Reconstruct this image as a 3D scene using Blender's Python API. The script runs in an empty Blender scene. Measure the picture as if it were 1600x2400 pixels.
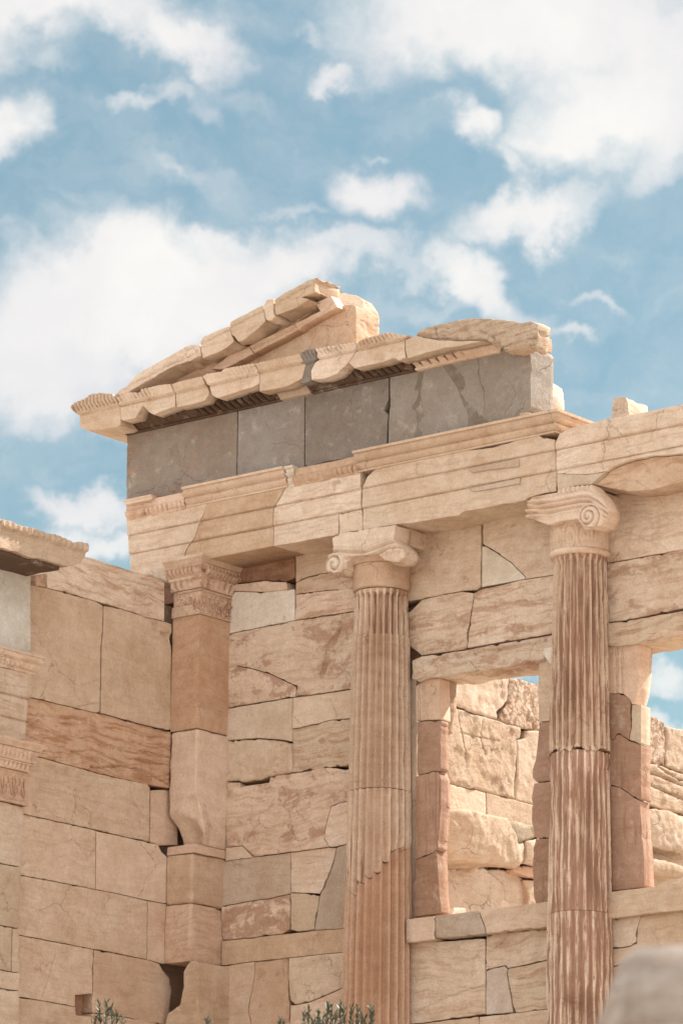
import bpy, math, random
import numpy as np
from mathutils import Vector, Matrix
from mathutils.geometry import delaunay_2d_cdt

scene = bpy.context.scene
COL = scene.collection

# ------------------------------------------------------------------ camera
# Telephoto view from the ground, found from the vanishing points of the masonry.
FPX, YAW, PIT, ROL = 9398.5, math.radians(39.656), math.radians(14.859), math.radians(0.8373)
_h = Vector((-math.sin(YAW), math.cos(YAW), 0)); _z = Vector((0, 0, 1))
CF = (math.cos(PIT)*_h + math.sin(PIT)*_z).normalized()
_r = CF.cross(_z).normalized(); _u = _r.cross(CF)
CR_ = math.cos(ROL)*_r + math.sin(ROL)*_u
CU = -math.sin(ROL)*_r + math.cos(ROL)*_u
def ray(px, py):
    return (CF*FPX + CR_*(px-800) - CU*(py-1200)).normalized()
_d0 = ray(888, 2400)
CP = -_d0*37.5; CP.z = 1.65          # the ground is z = 0; the axis of the left column is x = y = 0
cam_d = bpy.data.cameras.new('camera'); cam = bpy.data.objects.new('camera', cam_d)
COL.objects.link(cam); scene.camera = cam
cam.matrix_world = Matrix(((CR_.x, CU.x, -CF.x, CP.x), (CR_.y, CU.y, -CF.y, CP.y), (CR_.z, CU.z, -CF.z, CP.z), (0, 0, 0, 1)))
cam_d.sensor_fit = 'VERTICAL'; cam_d.sensor_height = 36.0; cam_d.lens = FPX/2400*36.0
cam_d.clip_start = 0.5; cam_d.clip_end = 3000
cam_d.dof.use_dof = True; cam_d.dof.focus_distance = 38.5; cam_d.dof.aperture_fstop = 5.0

# ------------------------------------------------------------------ exposure, sun, sky
SUN_AZ, SUN_EL = (0.32, 0.947), math.radians(47)
SUN_STRENGTH, SKY_STRENGTH, EXPOSURE = 3.2, 0.0775, 1.30
scene.view_settings.view_transform = 'Standard'
scene.view_settings.look = 'None'
scene.view_settings.exposure = EXPOSURE
scene.view_settings.gamma = 1.0
scene.view_settings.use_curve_mapping = False
sv = Vector((SUN_AZ[0]*math.cos(SUN_EL), SUN_AZ[1]*math.cos(SUN_EL), math.sin(SUN_EL)))
sun_d = bpy.data.lights.new('sun', 'SUN'); sun = bpy.data.objects.new('sun', sun_d); COL.objects.link(sun)
sun_d.energy = SUN_STRENGTH; sun_d.angle = math.radians(0.6); sun_d.color = (1.0, 0.93, 0.84)
sun.rotation_euler = sv.to_track_quat('Z', 'Y').to_euler(); sun.location = (0, 0, 40)

class NT:
    def __init__(s, tree): s.t = tree
    def n(s, typ, **kw):
        nd = s.t.nodes.new(typ)
        for k, v in kw.items():
            if k == 'ins':
                for i, val in v.items():
                    if hasattr(val, 'is_linked'): s.t.links.new(val, nd.inputs[i])
                    else: nd.inputs[i].default_value = val
            else: setattr(nd, k, v)
        return nd
    def math(s, op, a, b=None, c=None, clamp=False):
        ins = {0: a}
        if b is not None: ins[1] = b
        if c is not None: ins[2] = c
        return s.n('ShaderNodeMath', operation=op, use_clamp=clamp, ins=ins).outputs[0]
    def ramp(s, fac, lo, hi, a=0.0, b=1.0, smooth=True):
        return s.n('ShaderNodeMapRange', interpolation_type='SMOOTHSTEP' if smooth else 'LINEAR', ins={0: fac, 1: lo, 2: hi, 3: a, 4: b}).outputs[0]
    def mix(s, fac, a, b, blend='MIX'):
        nd = s.t.nodes.new('ShaderNodeMix'); nd.data_type = 'RGBA'; nd.blend_type = blend
        for i, val in ((0, fac), (6, a), (7, b)):
            if hasattr(val, 'is_linked'): s.t.links.new(val, nd.inputs[i])
            else: nd.inputs[i].default_value = val
        return nd.outputs[2]
    def noise(s, vec, scale, detail=4, rough=0.55, out=0, dist=0.0):
        return s.n('ShaderNodeTexNoise', ins={'Vector': vec, 'Scale': scale, 'Detail': detail, 'Roughness': rough, 'Distortion': dist}).outputs[out]
    def mapping(s, vec, loc=(0, 0, 0), rot=(0, 0, 0), scale=(1, 1, 1)):
        return s.n('ShaderNodeMapping', ins={0: vec, 1: loc, 2: rot, 3: scale}).outputs[0]

world = bpy.data.worlds.new('World'); scene.world = world; world.use_nodes = True
wt = world.node_tree; wt.nodes.clear(); W = NT(wt)
sky = W.n('ShaderNodeTexSky', sky_type='NISHITA', sun_disc=False, sun_elevation=SUN_EL,
          sun_rotation=math.atan2(sv.x, sv.y), altitude=150, air_density=1.0, dust_density=1.2, ozone_density=1.0)
tc = W.n('ShaderNodeTexCoord').outputs['Generated']
sep = W.n('ShaderNodeSeparateXYZ', ins={0: tc})
# azimuth and elevation of the sky direction, in radians; azimuth 0 lies in front of the temple
_c, _s = math.cos(YAW), math.sin(YAW)
fx = W.math('ADD', W.math('MULTIPLY', sep.outputs[0], _c), W.math('MULTIPLY', sep.outputs[1], _s))
fy = W.math('ADD', W.math('MULTIPLY', sep.outputs[0], -_s), W.math('MULTIPLY', sep.outputs[1], _c))
az = W.math('ARCTAN2', fx, fy); el = W.math('ARCSINE', sep.outputs[2])
ae = W.n('ShaderNodeCombineXYZ', ins={0: az, 1: el, 2: 0.0}).outputs[0]
def azel(px, py):
    d = ray(px, py)
    return math.atan2(d.x*_c + d.y*_s, -d.x*_s + d.y*_c), math.asin(d.z)
# turbulence that bends the cloud outlines
n1 = W.n('ShaderNodeTexNoise', ins={'Vector': ae, 'Scale': 26.0, 'Detail': 7.0, 'Roughness': 0.6}).outputs[1]
n1c = W.n('ShaderNodeVectorMath', operation='SUBTRACT', ins={0: n1, 1: (0.5, 0.5, 0.5)}).outputs[0]
n1s = W.n('ShaderNodeVectorMath', operation='SCALE', ins={0: n1c, 'Scale': 0.046}).outputs[0]
aw = W.n('ShaderNodeVectorMath', operation='ADD', ins={0: ae, 1: n1s}).outputs[0]
K = 1/0.98
clouds = [  # centre x, y, half width, half height, tilt in degrees (screen clockwise), density
    (140, 30, 330, 95, 0, 1.1), (430, 95, 160, 75, 25, 1.0), (110, 150, 110, 40, 20, .42), (-60, 90, 140, 90, 0, .9),
    (1230, 60, 470, 125, 0, 1.25), (1420, 240, 260, 160, 0, 1.2), (1000, 60, 190, 110, 0, 1.0), (1320, 330, 190, 80, -15, 1.0), (1540, 330, 130, 110, 0, .95),
    (790, 165, 80, 32, 0, .85), (690, 80, 70, 25, 30, .45), (5, 310, 95, 85, -10, 1.0), (300, 262, 70, 26, -25, .62), (400, 225, 90, 36, -20, .6),
    (490, 260, 60, 40, 40, .45), (600, 240, 110, 45, 10, .38), (1085, 310, 95, 55, 40, .95), (1190, 405, 75, 38, 45, .75),
    (835, 455, 125, 78, 12, 1.05), (800, 410, 70, 40, -20, .9), (640, 490, 110, 24, 10, .5), (895, 352, 42, 15, 10, .5), (390, 405, 50, 22, 30, .45), (460, 430, 160, 45, 10, .34),
    (1225, 505, 200, 58, -14, .95), (1360, 440, 90, 40, -20, .55), (1120, 550, 120, 40, 0, .6),
    (300, 700, 360, 165, -8, 1.35), (120, 800, 260, 210, 0, 1.35), (130, 960, 160, 90, 0, 1.0), (540, 610, 200, 90, -5, 1.1), (760, 590, 240, 55, 5, .72), (480, 560, 140, 50, -10, 1.0),
    (1110, 660, 140, 62, 38, .95), (1040, 690, 120, 30, 0, .45), (1275, 755, 75, 24, 5, .65), (1345, 676, 95, 18, 2, .55), (950, 620, 150, 35, 0, .5), (900, 700, 130, 50, 0, .3),
    (210, 505, 70, 26, 30, .32), (10, 540, 60, 26, 0, .35), (1440, 575, 60, 24, 0, .22), (1530, 130, 200, 160, 0, 1.2),
    (200, 1185, 130, 42, 5, .95), (240, 1250, 120, 34, 10, .8), (130, 1120, 60, 20, 0, .3),
    (1540, 1530, 90, 38, -8, .75), (1540, 1650, 110, 40, 0, .85), (1190, 1545, 60, 40, 0, .9),
]
dens = None
for cx, cy, rx, ry, tilt, st in clouds:
    a, e = azel(cx*K, cy*K)
    ra, re = rx*K/FPX*1.16/math.cos(e), ry*K/FPX*1.16
    th = math.radians(tilt)
    m = W.n('ShaderNodeMapping', vector_type='TEXTURE', ins={0: aw, 1: (a, e, 0), 2: (0, 0, -th), 3: (ra, re, 1)}).outputs[0]
    L = W.n('ShaderNodeVectorMath', operation='LENGTH', ins={0: m}).outputs['Value']
    v = W.ramp(L, 1.32, 0.12, 0.0, st*1.2)
    dens = v if dens is None else W.math('SMOOTH_MAX', dens, v, 0.25)
n2 = W.noise(W.mapping(aw, scale=(1, 1.7, 1)), 42.0, 9, 0.62)
n3 = W.noise(W.mapping(ae, scale=(1, 1.5, 1)), 7.0, 8, 0.6)
# beyond the frame broken cloud goes on over the whole sky, brightened to light the walls
am, em = azel(800, 1200)
far = W.n('ShaderNodeMapping', vector_type='TEXTURE', ins={0: ae, 1: (am, em+.02, 0), 2: (0, 0, 0), 3: (.105, .15, 1)}).outputs[0]
farL = W.n('ShaderNodeVectorMath', operation='LENGTH', ins={0: far}).outputs['Value']
outm = W.ramp(farL, 1.15, 1.7)
gen = W.math('MULTIPLY', W.ramp(n3, 0.30, 0.50, 0.0, 1.35), outm)
dens = W.math('MAXIMUM', dens, gen)
d2 = W.math('ADD', dens, W.math('MULTIPLY', W.math('SUBTRACT', n2, 0.5), 0.95))
mask = W.ramp(d2, -0.10, 1.32)
mask = W.math('MULTIPLY', mask, 0.97)
cl_shade = W.noise(aw, 16.0, 5, 0.55)
cl_col = W.mix(W.ramp(cl_shade, .3, .7), (4.5, 4.42, 4.5, 1), (5.3, 5.15, 4.95, 1))
blue = W.mix(1.0, sky.outputs[0], (0.65, 0.77, 0.66, 1), 'MULTIPLY')
blue = W.mix(0.30, blue, (1.08, 1.74, 1.95, 1))
cl_col = W.mix(1.0, cl_col, W.n('ShaderNodeCombineXYZ', ins={0: W.ramp(farL, 1.1, 2.6, 1.0, 1.38), 1: W.ramp(farL, 1.1, 2.6, 1.0, 1.36), 2: W.ramp(farL, 1.1, 2.6, 1.0, 1.32)}).outputs[0], 'MULTIPLY')  # outer clouds made brighter than those in view, added fill for the walls
skycol = W.mix(mask, blue, cl_col)
bg = W.n('ShaderNodeBackground', ins={0: skycol, 1: SKY_STRENGTH})
wo = W.n('ShaderNodeOutputWorld', ins={0: bg.outputs[0]})

# ------------------------------------------------------------------ helpers: tracing onto real planes
CROP = dict(A=(150, 620, 2.6133), B=(700, 620, 2.6133), C=(1200, 900, 3.92), D=(250, 1100, 2.6133), E=(700, 1150, 2.6133),
            F=(0, 1150, 2.6133), G=(0, 1650, 2.6133), H=(500, 1650, 3.136), I=(900, 1500, 2.6125), J=(1200, 1450, 2.475), N=(0, 0, 1.0))
def P(c, *v):
    ox, oy, s = CROP[c]
    return [(ox+v[i]/s, oy+v[i+1]/s) for i in range(0, len(v), 2)]
def onY(px, py, y):
    d = ray(px, py); t = (y-CP.y)/d.y; return CP + d*t
def onX(px, py, x):
    d = ray(px, py); t = (x-CP.x)/d.x; return CP + d*t

# ------------------------------------------------------------------ numpy noise
def _hash(ix, iy, iz):
    h = (ix*374761393 + iy*668265263 + iz*2147483647 + 1013904223) & 0xffffffff
    h = ((h ^ (h >> 13))*1274126177) & 0xffffffff
    h = ((h ^ (h >> 15))*2246822519) & 0xffffffff
    return ((h ^ (h >> 16)) & 0xffff)/32767.5 - 1.0
def vnoise(p):
    p = np.asarray(p, float); i = np.floor(p).astype(np.int64); f = p-i; f = f*f*f*(f*(f*6-15)+10)
    r = 0
    for dx in (0, 1):
        wx = f[:, 0] if dx else 1-f[:, 0]
        for dy in (0, 1):
            wy = f[:, 1] if dy else 1-f[:, 1]
            for dz in (0, 1):
                wz = f[:, 2] if dz else 1-f[:, 2]
                r = r + wx*wy*wz*_hash(i[:, 0]+dx, i[:, 1]+dy, i[:, 2]+dz)
    return r
def fbm(p, sc, oct=3, seed=0.0, gain=0.5):
    p = np.asarray(p, float)*sc + seed*17.31; a = 1.0; r = 0; tot = 0
    for _ in range(oct):
        r = r + a*vnoise(p); tot += a; a *= gain; p = p*2.03+5.1
    return r/tot

def facet(p, sc, seed=0.0):
    """broken stone: flat chips at different tilts, meeting in sharp edges"""
    q = np.asarray(p, float)*sc+seed*3.3; c0 = np.floor(q).astype(np.int64); best = np.full(len(q), 1e9); val = np.zeros(len(q))
    for dx in (-1, 0, 1):
        for dy in (-1, 0, 1):
            for dz in (-1, 0, 1):
                i = c0+np.array([dx, dy, dz]); a = _hash(i[:, 0], i[:, 1], i[:, 2]); b_ = _hash(i[:, 1]+7, i[:, 2]+3, i[:, 0]-5); c_ = _hash(i[:, 2]-11, i[:, 0]+2, i[:, 1]+9)
                v = q-(i+.5+.45*np.stack([a, b_, c_], 1)); dd = (v**2).sum(1); m = dd < best
                best = np.where(m, dd, best); val = np.where(m, .45*a+v[:, 0]*b_*.9+v[:, 1]*c_*.9+v[:, 2]*a*.9, val)
    return val

# ------------------------------------------------------------------ linking things and parts
def link(o, parent=None):
    COL.objects.link(o)
    if parent is not None:
        o.parent = parent
        o.matrix_parent_inverse = Matrix.Identity(4)
    return o
def world_loc(o):
    v = Vector((0, 0, 0))
    while o is not None: v = v + o.location; o = o.parent
    return v
def thing(name, label, cat, loc=(0, 0, 0), group=None):
    o = bpy.data.objects.new(name, None); o.location = loc; o.empty_display_size = .2; o['kind'] = 'thing'
    o['label'] = label; o['category'] = cat
    if group: o['group'] = group
    return link(o)
def finish(name, V, Fc, mat, parent, att=None, sharp_angle=None, smooth=True, vattr=None, origin=None):
    V = np.asarray(V, float)
    c = V.mean(axis=0) if origin is None else np.array(origin)
    me = bpy.data.meshes.new(name)
    me.from_pydata((V-c).tolist(), [], Fc)
    if smooth: me.polygons.foreach_set('use_smooth', [True]*len(me.polygons))
    if sharp_angle: me.set_sharp_from_angle(angle=math.radians(sharp_angle))
    if vattr is not None:
        a = me.attributes.new('groove', 'FLOAT', 'POINT'); a.data.foreach_set('value', np.asarray(vattr, np.float32))
    me.materials.append(mat); me.update()
    o = bpy.data.objects.new(name, me)
    link(o, parent)
    off = world_loc(parent) if parent is not None else Vector((0, 0, 0))
    o.location = Vector(c) - off
    for k, v in (att or {}).items(): o[k] = v
    return o

# ------------------------------------------------------------------ stone material
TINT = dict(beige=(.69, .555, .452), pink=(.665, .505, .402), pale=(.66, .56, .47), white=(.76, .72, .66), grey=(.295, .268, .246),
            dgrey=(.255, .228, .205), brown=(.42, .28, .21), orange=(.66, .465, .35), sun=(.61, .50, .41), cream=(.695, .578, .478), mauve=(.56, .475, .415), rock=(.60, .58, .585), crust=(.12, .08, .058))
def stone_material(name, kind='marble'):
    m = bpy.data.materials.new(name); m.use_nodes = True; t = m.node_tree; t.nodes.clear(); S = NT(t)
    pos = S.n('ShaderNodeNewGeometry').outputs['Position']
    def oa(nm, out=2): return S.n('ShaderNodeAttribute', attribute_type='OBJECT', attribute_name=nm).outputs[out]
    tint = oa('tint', 0); pat = oa('patina'); streak = oa('streak'); vein = oa('vein'); seed = oa('seed')
    off = S.n('ShaderNodeCombineXYZ', ins={0: S.math('MULTIPLY', seed, 3.7), 1: S.math('MULTIPLY', seed, 1.3), 2: S.math('MULTIPLY', seed, 5.9)}).outputs[0]
    p = S.n('ShaderNodeVectorMath', operation='ADD', ins={0: pos, 1: off}).outputs[0]
    # broad mottling
    mot = S.noise(p, 1.6, 5, .6)
    col = S.mix(S.ramp(mot, .32, .70), S.mix(1.0, tint, (1.06, 1.07, 1.08, 1), 'MULTIPLY'), S.mix(1.0, tint, (.93, .88, .83, 1), 'MULTIPLY'))
    # per-block value shift
    wn = S.n('ShaderNodeTexWhiteNoise', noise_dimensions='1D', ins={'W': seed}).outputs[0]
    col = S.mix(1.0, col, S.n('ShaderNodeCombineXYZ', ins={0: S.ramp(wn, 0, 1, .86, 1.08, False), 1: S.ramp(wn, 0, 1, .83, 1.09, False), 2: S.ramp(wn, 0, 1, .77, 1.11, False)}).outputs[0], 'MULTIPLY')
    # fine cloudy tone
    fn = S.noise(p, 9.0, 6, .68)
    col = S.mix(1.0, col, S.mix(S.ramp(fn, .25, .75), (.90, .87, .84, 1), (1.07, 1.07, 1.07, 1)), 'MULTIPLY')
    gn = S.noise(p, 55.0, 5, .7)
    col = S.mix(1.0, col, S.mix(S.ramp(gn, .3, .7), (.90, .87, .84, 1), (1.07, 1.07, 1.07, 1)), 'MULTIPLY')
    # bedding veins, gently tilted and wavy
    wv = S.n('ShaderNodeVectorMath', operation='ADD', ins={0: p, 1: S.n('ShaderNodeVectorMath', operation='SCALE', ins={0: S.noise(p, 1.1, 3, .5, out=1), 'Scale': .35}).outputs[0]}).outputs[0]
    vt = S.n('ShaderNodeCombineXYZ', ins={0: 0.0, 1: S.math('MULTIPLY', S.math('SINE', S.math('MULTIPLY', seed, 2.1)), .22), 2: 0.0}).outputs[0]
    vp = S.n('ShaderNodeMapping', ins={0: wv, 1: (0, 0, 0), 2: vt, 3: (.9, .9, 9.0)}).outputs[0]
    vn = S.noise(vp, 2.6, 8, .68)
    vmask = S.math('MULTIPLY', S.ramp(vn, .46, .62), vein)
    col = S.mix(S.math('MULTIPLY', vmask, .75), col, S.mix(1.0, col, (.66, .50, .40, 1), 'MULTIPLY'))
    vn2 = S.noise(vp, 7.5, 6, .7)
    vmask2 = S.math('MULTIPLY', S.ramp(vn2, .60, .68), vein)
    col = S.mix(S.math('MULTIPLY', vmask2, .5), col, (.20, .125, .085, 1))
    st = S.noise(S.mapping(p, scale=(1, 1, .8)), 3.4, 7, .68)
    col = S.mix(S.math('MULTIPLY', S.ramp(st, .56, .72), .42), col, S.mix(1.0, col, (.70, .56, .46, 1), 'MULTIPLY'))
    lt = S.noise(p, 5.2, 6, .7)
    col = S.mix(S.math('MULTIPLY', S.ramp(lt, .55, .70), .35), col, (.66, .58, .50, 1))
    # red-brown patina patches, flaky and streaky
    pp = S.mapping(wv, rot=(0, .12, 0), scale=(1, 1, 2.4))
    pa = S.noise(pp, 2.2, 9, .70, dist=.3)
    pb = S.noise(p, 14.0, 6, .72)
    pm = S.math('ADD', pa, S.math('MULTIPLY', S.math('SUBTRACT', pb, .5), .50))
    thr = S.math('SUBTRACT', .80, S.math('MULTIPLY', pat, .52))
    pmask = S.ramp(S.math('SUBTRACT', pm, thr), -.02, .10)
    pmask = S.math('MULTIPLY', pmask, S.ramp(pat, 0, .15))
    pcol = S.mix(S.ramp(pb, .35, .65), (.33, .175, .115, 1), (.46, .275, .19, 1))
    col = S.mix(S.math('MULTIPLY', pmask, .80), col, pcol)
    # vertical rain streaks for shafts and jambs
    sp = S.mapping(p, scale=(24, 24, 1.3))
    sn = S.noise(sp, 1.6, 8, .68)
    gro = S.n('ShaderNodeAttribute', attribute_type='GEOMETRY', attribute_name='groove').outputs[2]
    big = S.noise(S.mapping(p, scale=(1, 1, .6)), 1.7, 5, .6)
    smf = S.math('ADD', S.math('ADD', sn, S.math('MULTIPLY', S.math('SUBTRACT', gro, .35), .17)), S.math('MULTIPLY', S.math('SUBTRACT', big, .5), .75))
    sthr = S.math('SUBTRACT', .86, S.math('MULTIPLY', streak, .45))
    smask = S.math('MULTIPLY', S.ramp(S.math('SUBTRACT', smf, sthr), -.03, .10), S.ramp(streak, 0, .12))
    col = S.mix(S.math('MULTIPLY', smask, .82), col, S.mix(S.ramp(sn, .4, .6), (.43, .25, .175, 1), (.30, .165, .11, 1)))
    col = S.mix(S.math('MULTIPLY', S.math('MULTIPLY', gro, gro), .62), col, S.mix(1.0, col, (.52, .34, .25, 1), 'MULTIPLY'))  # dirt in flutes and carved hollows, with their recess shade put into the colour
    # pits and specks
    vo = S.n('ShaderNodeTexVoronoi', ins={'Vector': S.mapping(p, scale=(1, 1, 1.6)), 'Scale': 17.0, 'Randomness': 1.0}).outputs['Distance']
    spk = S.math('MULTIPLY', S.ramp(vo, .085, .04), S.ramp(S.noise(p, 3.3, 2, .5), .50, .60))
    col = S.mix(S.math('MULTIPLY', spk, .6), col, (.17, .095, .06, 1))
    # hairline cracks
    cv = S.n('ShaderNodeTexVoronoi', feature='DISTANCE_TO_EDGE', ins={'Vector': S.n('ShaderNodeVectorMath', operation='ADD', ins={0: p, 1: S.n('ShaderNodeVectorMath', operation='SCALE', ins={0: S.noise(p, 5.0, 4, .6, out=1), 'Scale': .22}).outputs[0]}).outputs[0], 'Scale': 1.5}).outputs['Distance']
    crk = S.math('MULTIPLY', S.ramp(cv, .006, .001), S.ramp(S.noise(p, 1.2, 2, .5), .52, .60))
    col = S.mix(S.math('MULTIPLY', crk, .38), col, (.16, .09, .06, 1))
    # relief
    b1 = S.noise(p, 26.0, 7, .68); b2 = S.noise(p, 120.0, 4, .6)
    hgt = S.math('ADD', S.math('MULTIPLY', b1, .8), S.math('MULTIPLY', b2, .25))
    hgt = S.math('SUBTRACT', hgt, S.math('MULTIPLY', spk, .8)); hgt = S.math('SUBTRACT', hgt, S.math('MULTIPLY', crk, .9))
    hgt = S.math('SUBTRACT', hgt, S.math('MULTIPLY', vmask2, .35)); hgt = S.math('SUBTRACT', hgt, S.math('MULTIPLY', pmask, .30))
    rgh = oa('coarse')
    if kind == 'rubble':
        rv = S.n('ShaderNodeTexVoronoi', ins={'Vector': S.n('ShaderNodeVectorMath', operation='ADD', ins={0: p, 1: S.n('ShaderNodeVectorMath', operation='SCALE', ins={0: S.noise(p, 9.0, 5, .7, out=1), 'Scale': .20}).outputs[0]}).outputs[0], 'Scale': 17.0}).outputs['Distance']
        hgt = S.math('ADD', hgt, S.math('MULTIPLY', rv, -1.3))
        col = S.mix(S.ramp(rv, .42, .70), col, S.mix(1.0, col, (.62, .5, .42, 1), 'MULTIPLY'))
    bump = S.n('ShaderNodeBump', ins={'Strength': S.math('ADD', .50, S.math('MULTIPLY', rgh, .5)), 'Distance': .024, 'Height': hgt})
    bs = S.n('ShaderNodeBsdfPrincipled', ins={'Base Color': col, 'Roughness': .88, 'Normal': bump.outputs[0]})
    bs.inputs['Specular IOR Level'].default_value = .25
    S.n('ShaderNodeOutputMaterial', ins={0: bs.outputs[0]})
    return m
STONE = stone_material('weathered_marble'); RUBBLE = stone_material('rubble_stone', 'rubble')
_seed = [0]
def attrs(tint='beige', patina=.25, streak=0., vein=.35, coarse=0.):
    _seed[0] += 1
    t = TINT[tint] if isinstance(tint, str) else tint
    return dict(tint=[float(x) for x in t], patina=float(patina), streak=float(streak), vein=float(vein), coarse=float(coarse), seed=float(_seed[0]))

# ------------------------------------------------------------------ relief block
def seg_dist(pts, segs):
    A = segs[:, 0]; B = segs[:, 1]; d = B-A; L2 = (d**2).sum(1)+1e-12
    out = np.full(len(pts), 1e9)
    for k in range(0, len(pts), 4000):
        q = pts[k:k+4000]
        t = ((q[:, None]-A[None])*d[None]).sum(2)/L2[None]; t = np.clip(t, 0, 1)
        c = A[None]+t[..., None]*d[None]
        out[k:k+4000] = np.sqrt(((q[:, None]-c)**2).sum(2)).min(1)
    return out
def inside(pts, poly):
    x, y = pts[:, 0], pts[:, 1]; r = np.zeros(len(pts), bool); n = len(poly)
    for i in range(n):
        x1, y1 = poly[i]; x2, y2 = poly[(i+1) % n]
        if y1 == y2: continue
        c = ((y1 > y) != (y2 > y)) & (x < (x2-x1)*(y-y1)/(y2-y1)+x1); r ^= c
    return r
def resample(pl, res, closed=True):
    out = []; n = len(pl)
    for i in range(n if closed else n-1):
        a = np.array(pl[i]); b = np.array(pl[(i+1) % n]); L = np.linalg.norm(b-a); k = max(1, int(round(L/res)))
        for j in range(k): out.append(a+(b-a)*j/k)
    if not closed: out.append(np.array(pl[-1]))
    return np.array(out)
def block(name, px, parent, plane='Y', at=0.0, depth=.4, res=.022, gap=.0007, edge=.0042, chip=.35, rough=.25, jit=.004,
          fn=None, steps=(), cracks=(), holes=(), side=.0, mat=None, back=True, **att):
    """A stone whose outline was measured in the photograph, set on its real plane, with thickness and worn relief."""
    mat = mat or STONE
    if plane == 'Y':
        to = lambda q: (lambda v: (v.x, v.z))(onY(q[0], q[1], at)); N = np.array([0, -1., 0]); pos = lambda uv, h: np.stack([uv[:, 0], np.full(len(uv), at)-h, uv[:, 1]], 1)
    else:
        to = lambda q: (lambda v: (v.y, v.z))(onX(q[0], q[1], at)); N = np.array([1., 0, 0]); pos = lambda uv, h: np.stack([np.full(len(uv), at)+h, uv[:, 0], uv[:, 1]], 1)
    poly = np.array([to(q) for q in px])
    ar = 0.5*np.sum(poly[:, 0]*np.roll(poly[:, 1], -1)-np.roll(poly[:, 0], -1)*poly[:, 1])
    if ar < 0: poly = poly[::-1]
    sd = _seed[0]+1.0
    ol = resample(poly, res*.9)
    # ragged outline (same noise field for neighbours, so joints stay parallel) and joint gap
    d = np.roll(ol, -1, 0)-np.roll(ol, 1, 0); nn = np.stack([-d[:, 1], d[:, 0]], 1); nn /= (np.linalg.norm(nn, axis=1)[:, None]+1e-9)   # inward
    P3 = pos(ol, np.zeros(len(ol)))
    jx = fbm(P3, 9, 3, 1.0)*jit; jy = fbm(P3, 9, 3, 7.0)*jit
    own = np.maximum(0, fbm(P3, 14, 3, sd)-.22)*.05*chip
    ol = ol+np.stack([jx, jy], 1)+nn*(gap+own)[:, None]
    segs = np.stack([ol, np.roll(ol, -1, 0)], 1)
    lo, hi = ol.min(0), ol.max(0)
    gx = np.arange(lo[0]+res*.5, hi[0], res); gy = np.arange(lo[1]+res*.5, hi[1], res)
    rg = np.random.RandomState(int(sd)*7 % 99991)
    g = np.stack(np.meshgrid(gx, gy), -1).reshape(-1, 2); g = g+rg.uniform(-.3, .3, g.shape)*res
    g = g[inside(g, ol)]
    if len(g):
        g = g[seg_dist(g, segs) > edge*1.25]
    ring = ol+nn*edge*.45; ring2 = ol+nn*edge*1.05
    extra = []
    for rr, mn in ((ring, edge*.25), (ring2, edge*.7)):
        rr = rr[inside(rr, ol)]
        if len(rr): rr = rr[seg_dist(rr, segs) > mn]
        extra.append(rr)
    edges = []; ptsl = [ol] + extra + [g]
    base = len(ol); edges += [(i, (i+1) % base) for i in range(base)]
    cnt = sum(len(x) for x in ptsl)
    def addline(pl, closed=False):
        nonlocal cnt
        pl = np.array(pl); ptsl.append(pl); k = len(pl)
        for i in range(k-1): edges.append((cnt+i, cnt+i+1))
        if closed: edges.append((cnt+k-1, cnt))
        cnt += k
    for zc, dh in steps:
        for dz in (-.009, -.0015, .0035, .009): addline([(lo[0]-.1, zc+dz), (hi[0]+.1, zc+dz)])
    crk = []
    for c in cracks:
        pl, cw, cd = (c + (.006, .012))[:3] if isinstance(c, tuple) else (c, .006, .012)
        q = resample([to(a) for a in pl], .02, closed=False)
        q[1:-1] += rg.normal(0, .0035, q[1:-1].shape)
        ins = inside(q, ol); q = q[ins]
        if len(q) < 2: continue
        dd = np.gradient(q, axis=0); cn = np.stack([-dd[:, 1], dd[:, 0]], 1); cn /= (np.linalg.norm(cn, axis=1)[:, None]+1e-9)
        addline(q)
        for s in (-1, 1):
            w = q+cn*cw*s; w = w[inside(w, ol)]; ptsl.append(w); cnt += len(w)
        crk.append((np.stack([q[:-1], q[1:]], 1), cw, cd))
    hl = []
    for hp, hd in holes:
        q = np.array([to(a) for a in hp]); a2 = 0.5*np.sum(q[:, 0]*np.roll(q[:, 1], -1)-np.roll(q[:, 0], -1)*q[:, 1])
        if a2 < 0: q = q[::-1]
        q = resample(q, .02); q = q+rg.normal(0, .002, q.shape)
        dd = np.roll(q, -1, 0)-np.roll(q, 1, 0); cn = np.stack([-dd[:, 1], dd[:, 0]], 1); cn /= (np.linalg.norm(cn, axis=1)[:, None]+1e-9)
        addline(q, True); q2 = q+cn*.006; ptsl.append(q2); cnt += len(q2)
        hl.append((q, np.stack([q, np.roll(q, -1, 0)], 1), hd))
    pts = np.concatenate([x for x in ptsl if len(x)])
    vo, eo, fo, *_ = delaunay_2d_cdt([Vector(a) for a in pts.tolist()], edges, [], 0, 1e-6)
    uv = np.array([(v.x, v.y) for v in vo]); tri = np.array([f for f in fo if len(f) == 3])
    cen = uv[tri].mean(1); tri = tri[inside(cen, ol)]
    dist = seg_dist(uv, segs)
    p0 = pos(uv, np.zeros(len(uv)))
    r = edge*(.55+.9*np.clip(fbm(p0, 5, 2, sd)+.4, 0, 1.5)) + chip*.040*np.clip(fbm(p0, 4.5, 3, sd+3)-.27, 0, 1)*2
    x = np.clip(dist/r, 0, 1); h = -r*.8*(1-np.sqrt(1-(1-x)**2))
    h = h + .0035*fbm(p0, 2.5, 2, sd)+rough*(.018*fbm(p0, 5, 4, sd+9, .55)-.030*np.maximum(0, fbm(p0, 7, 3, sd+5)-.25))
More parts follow.
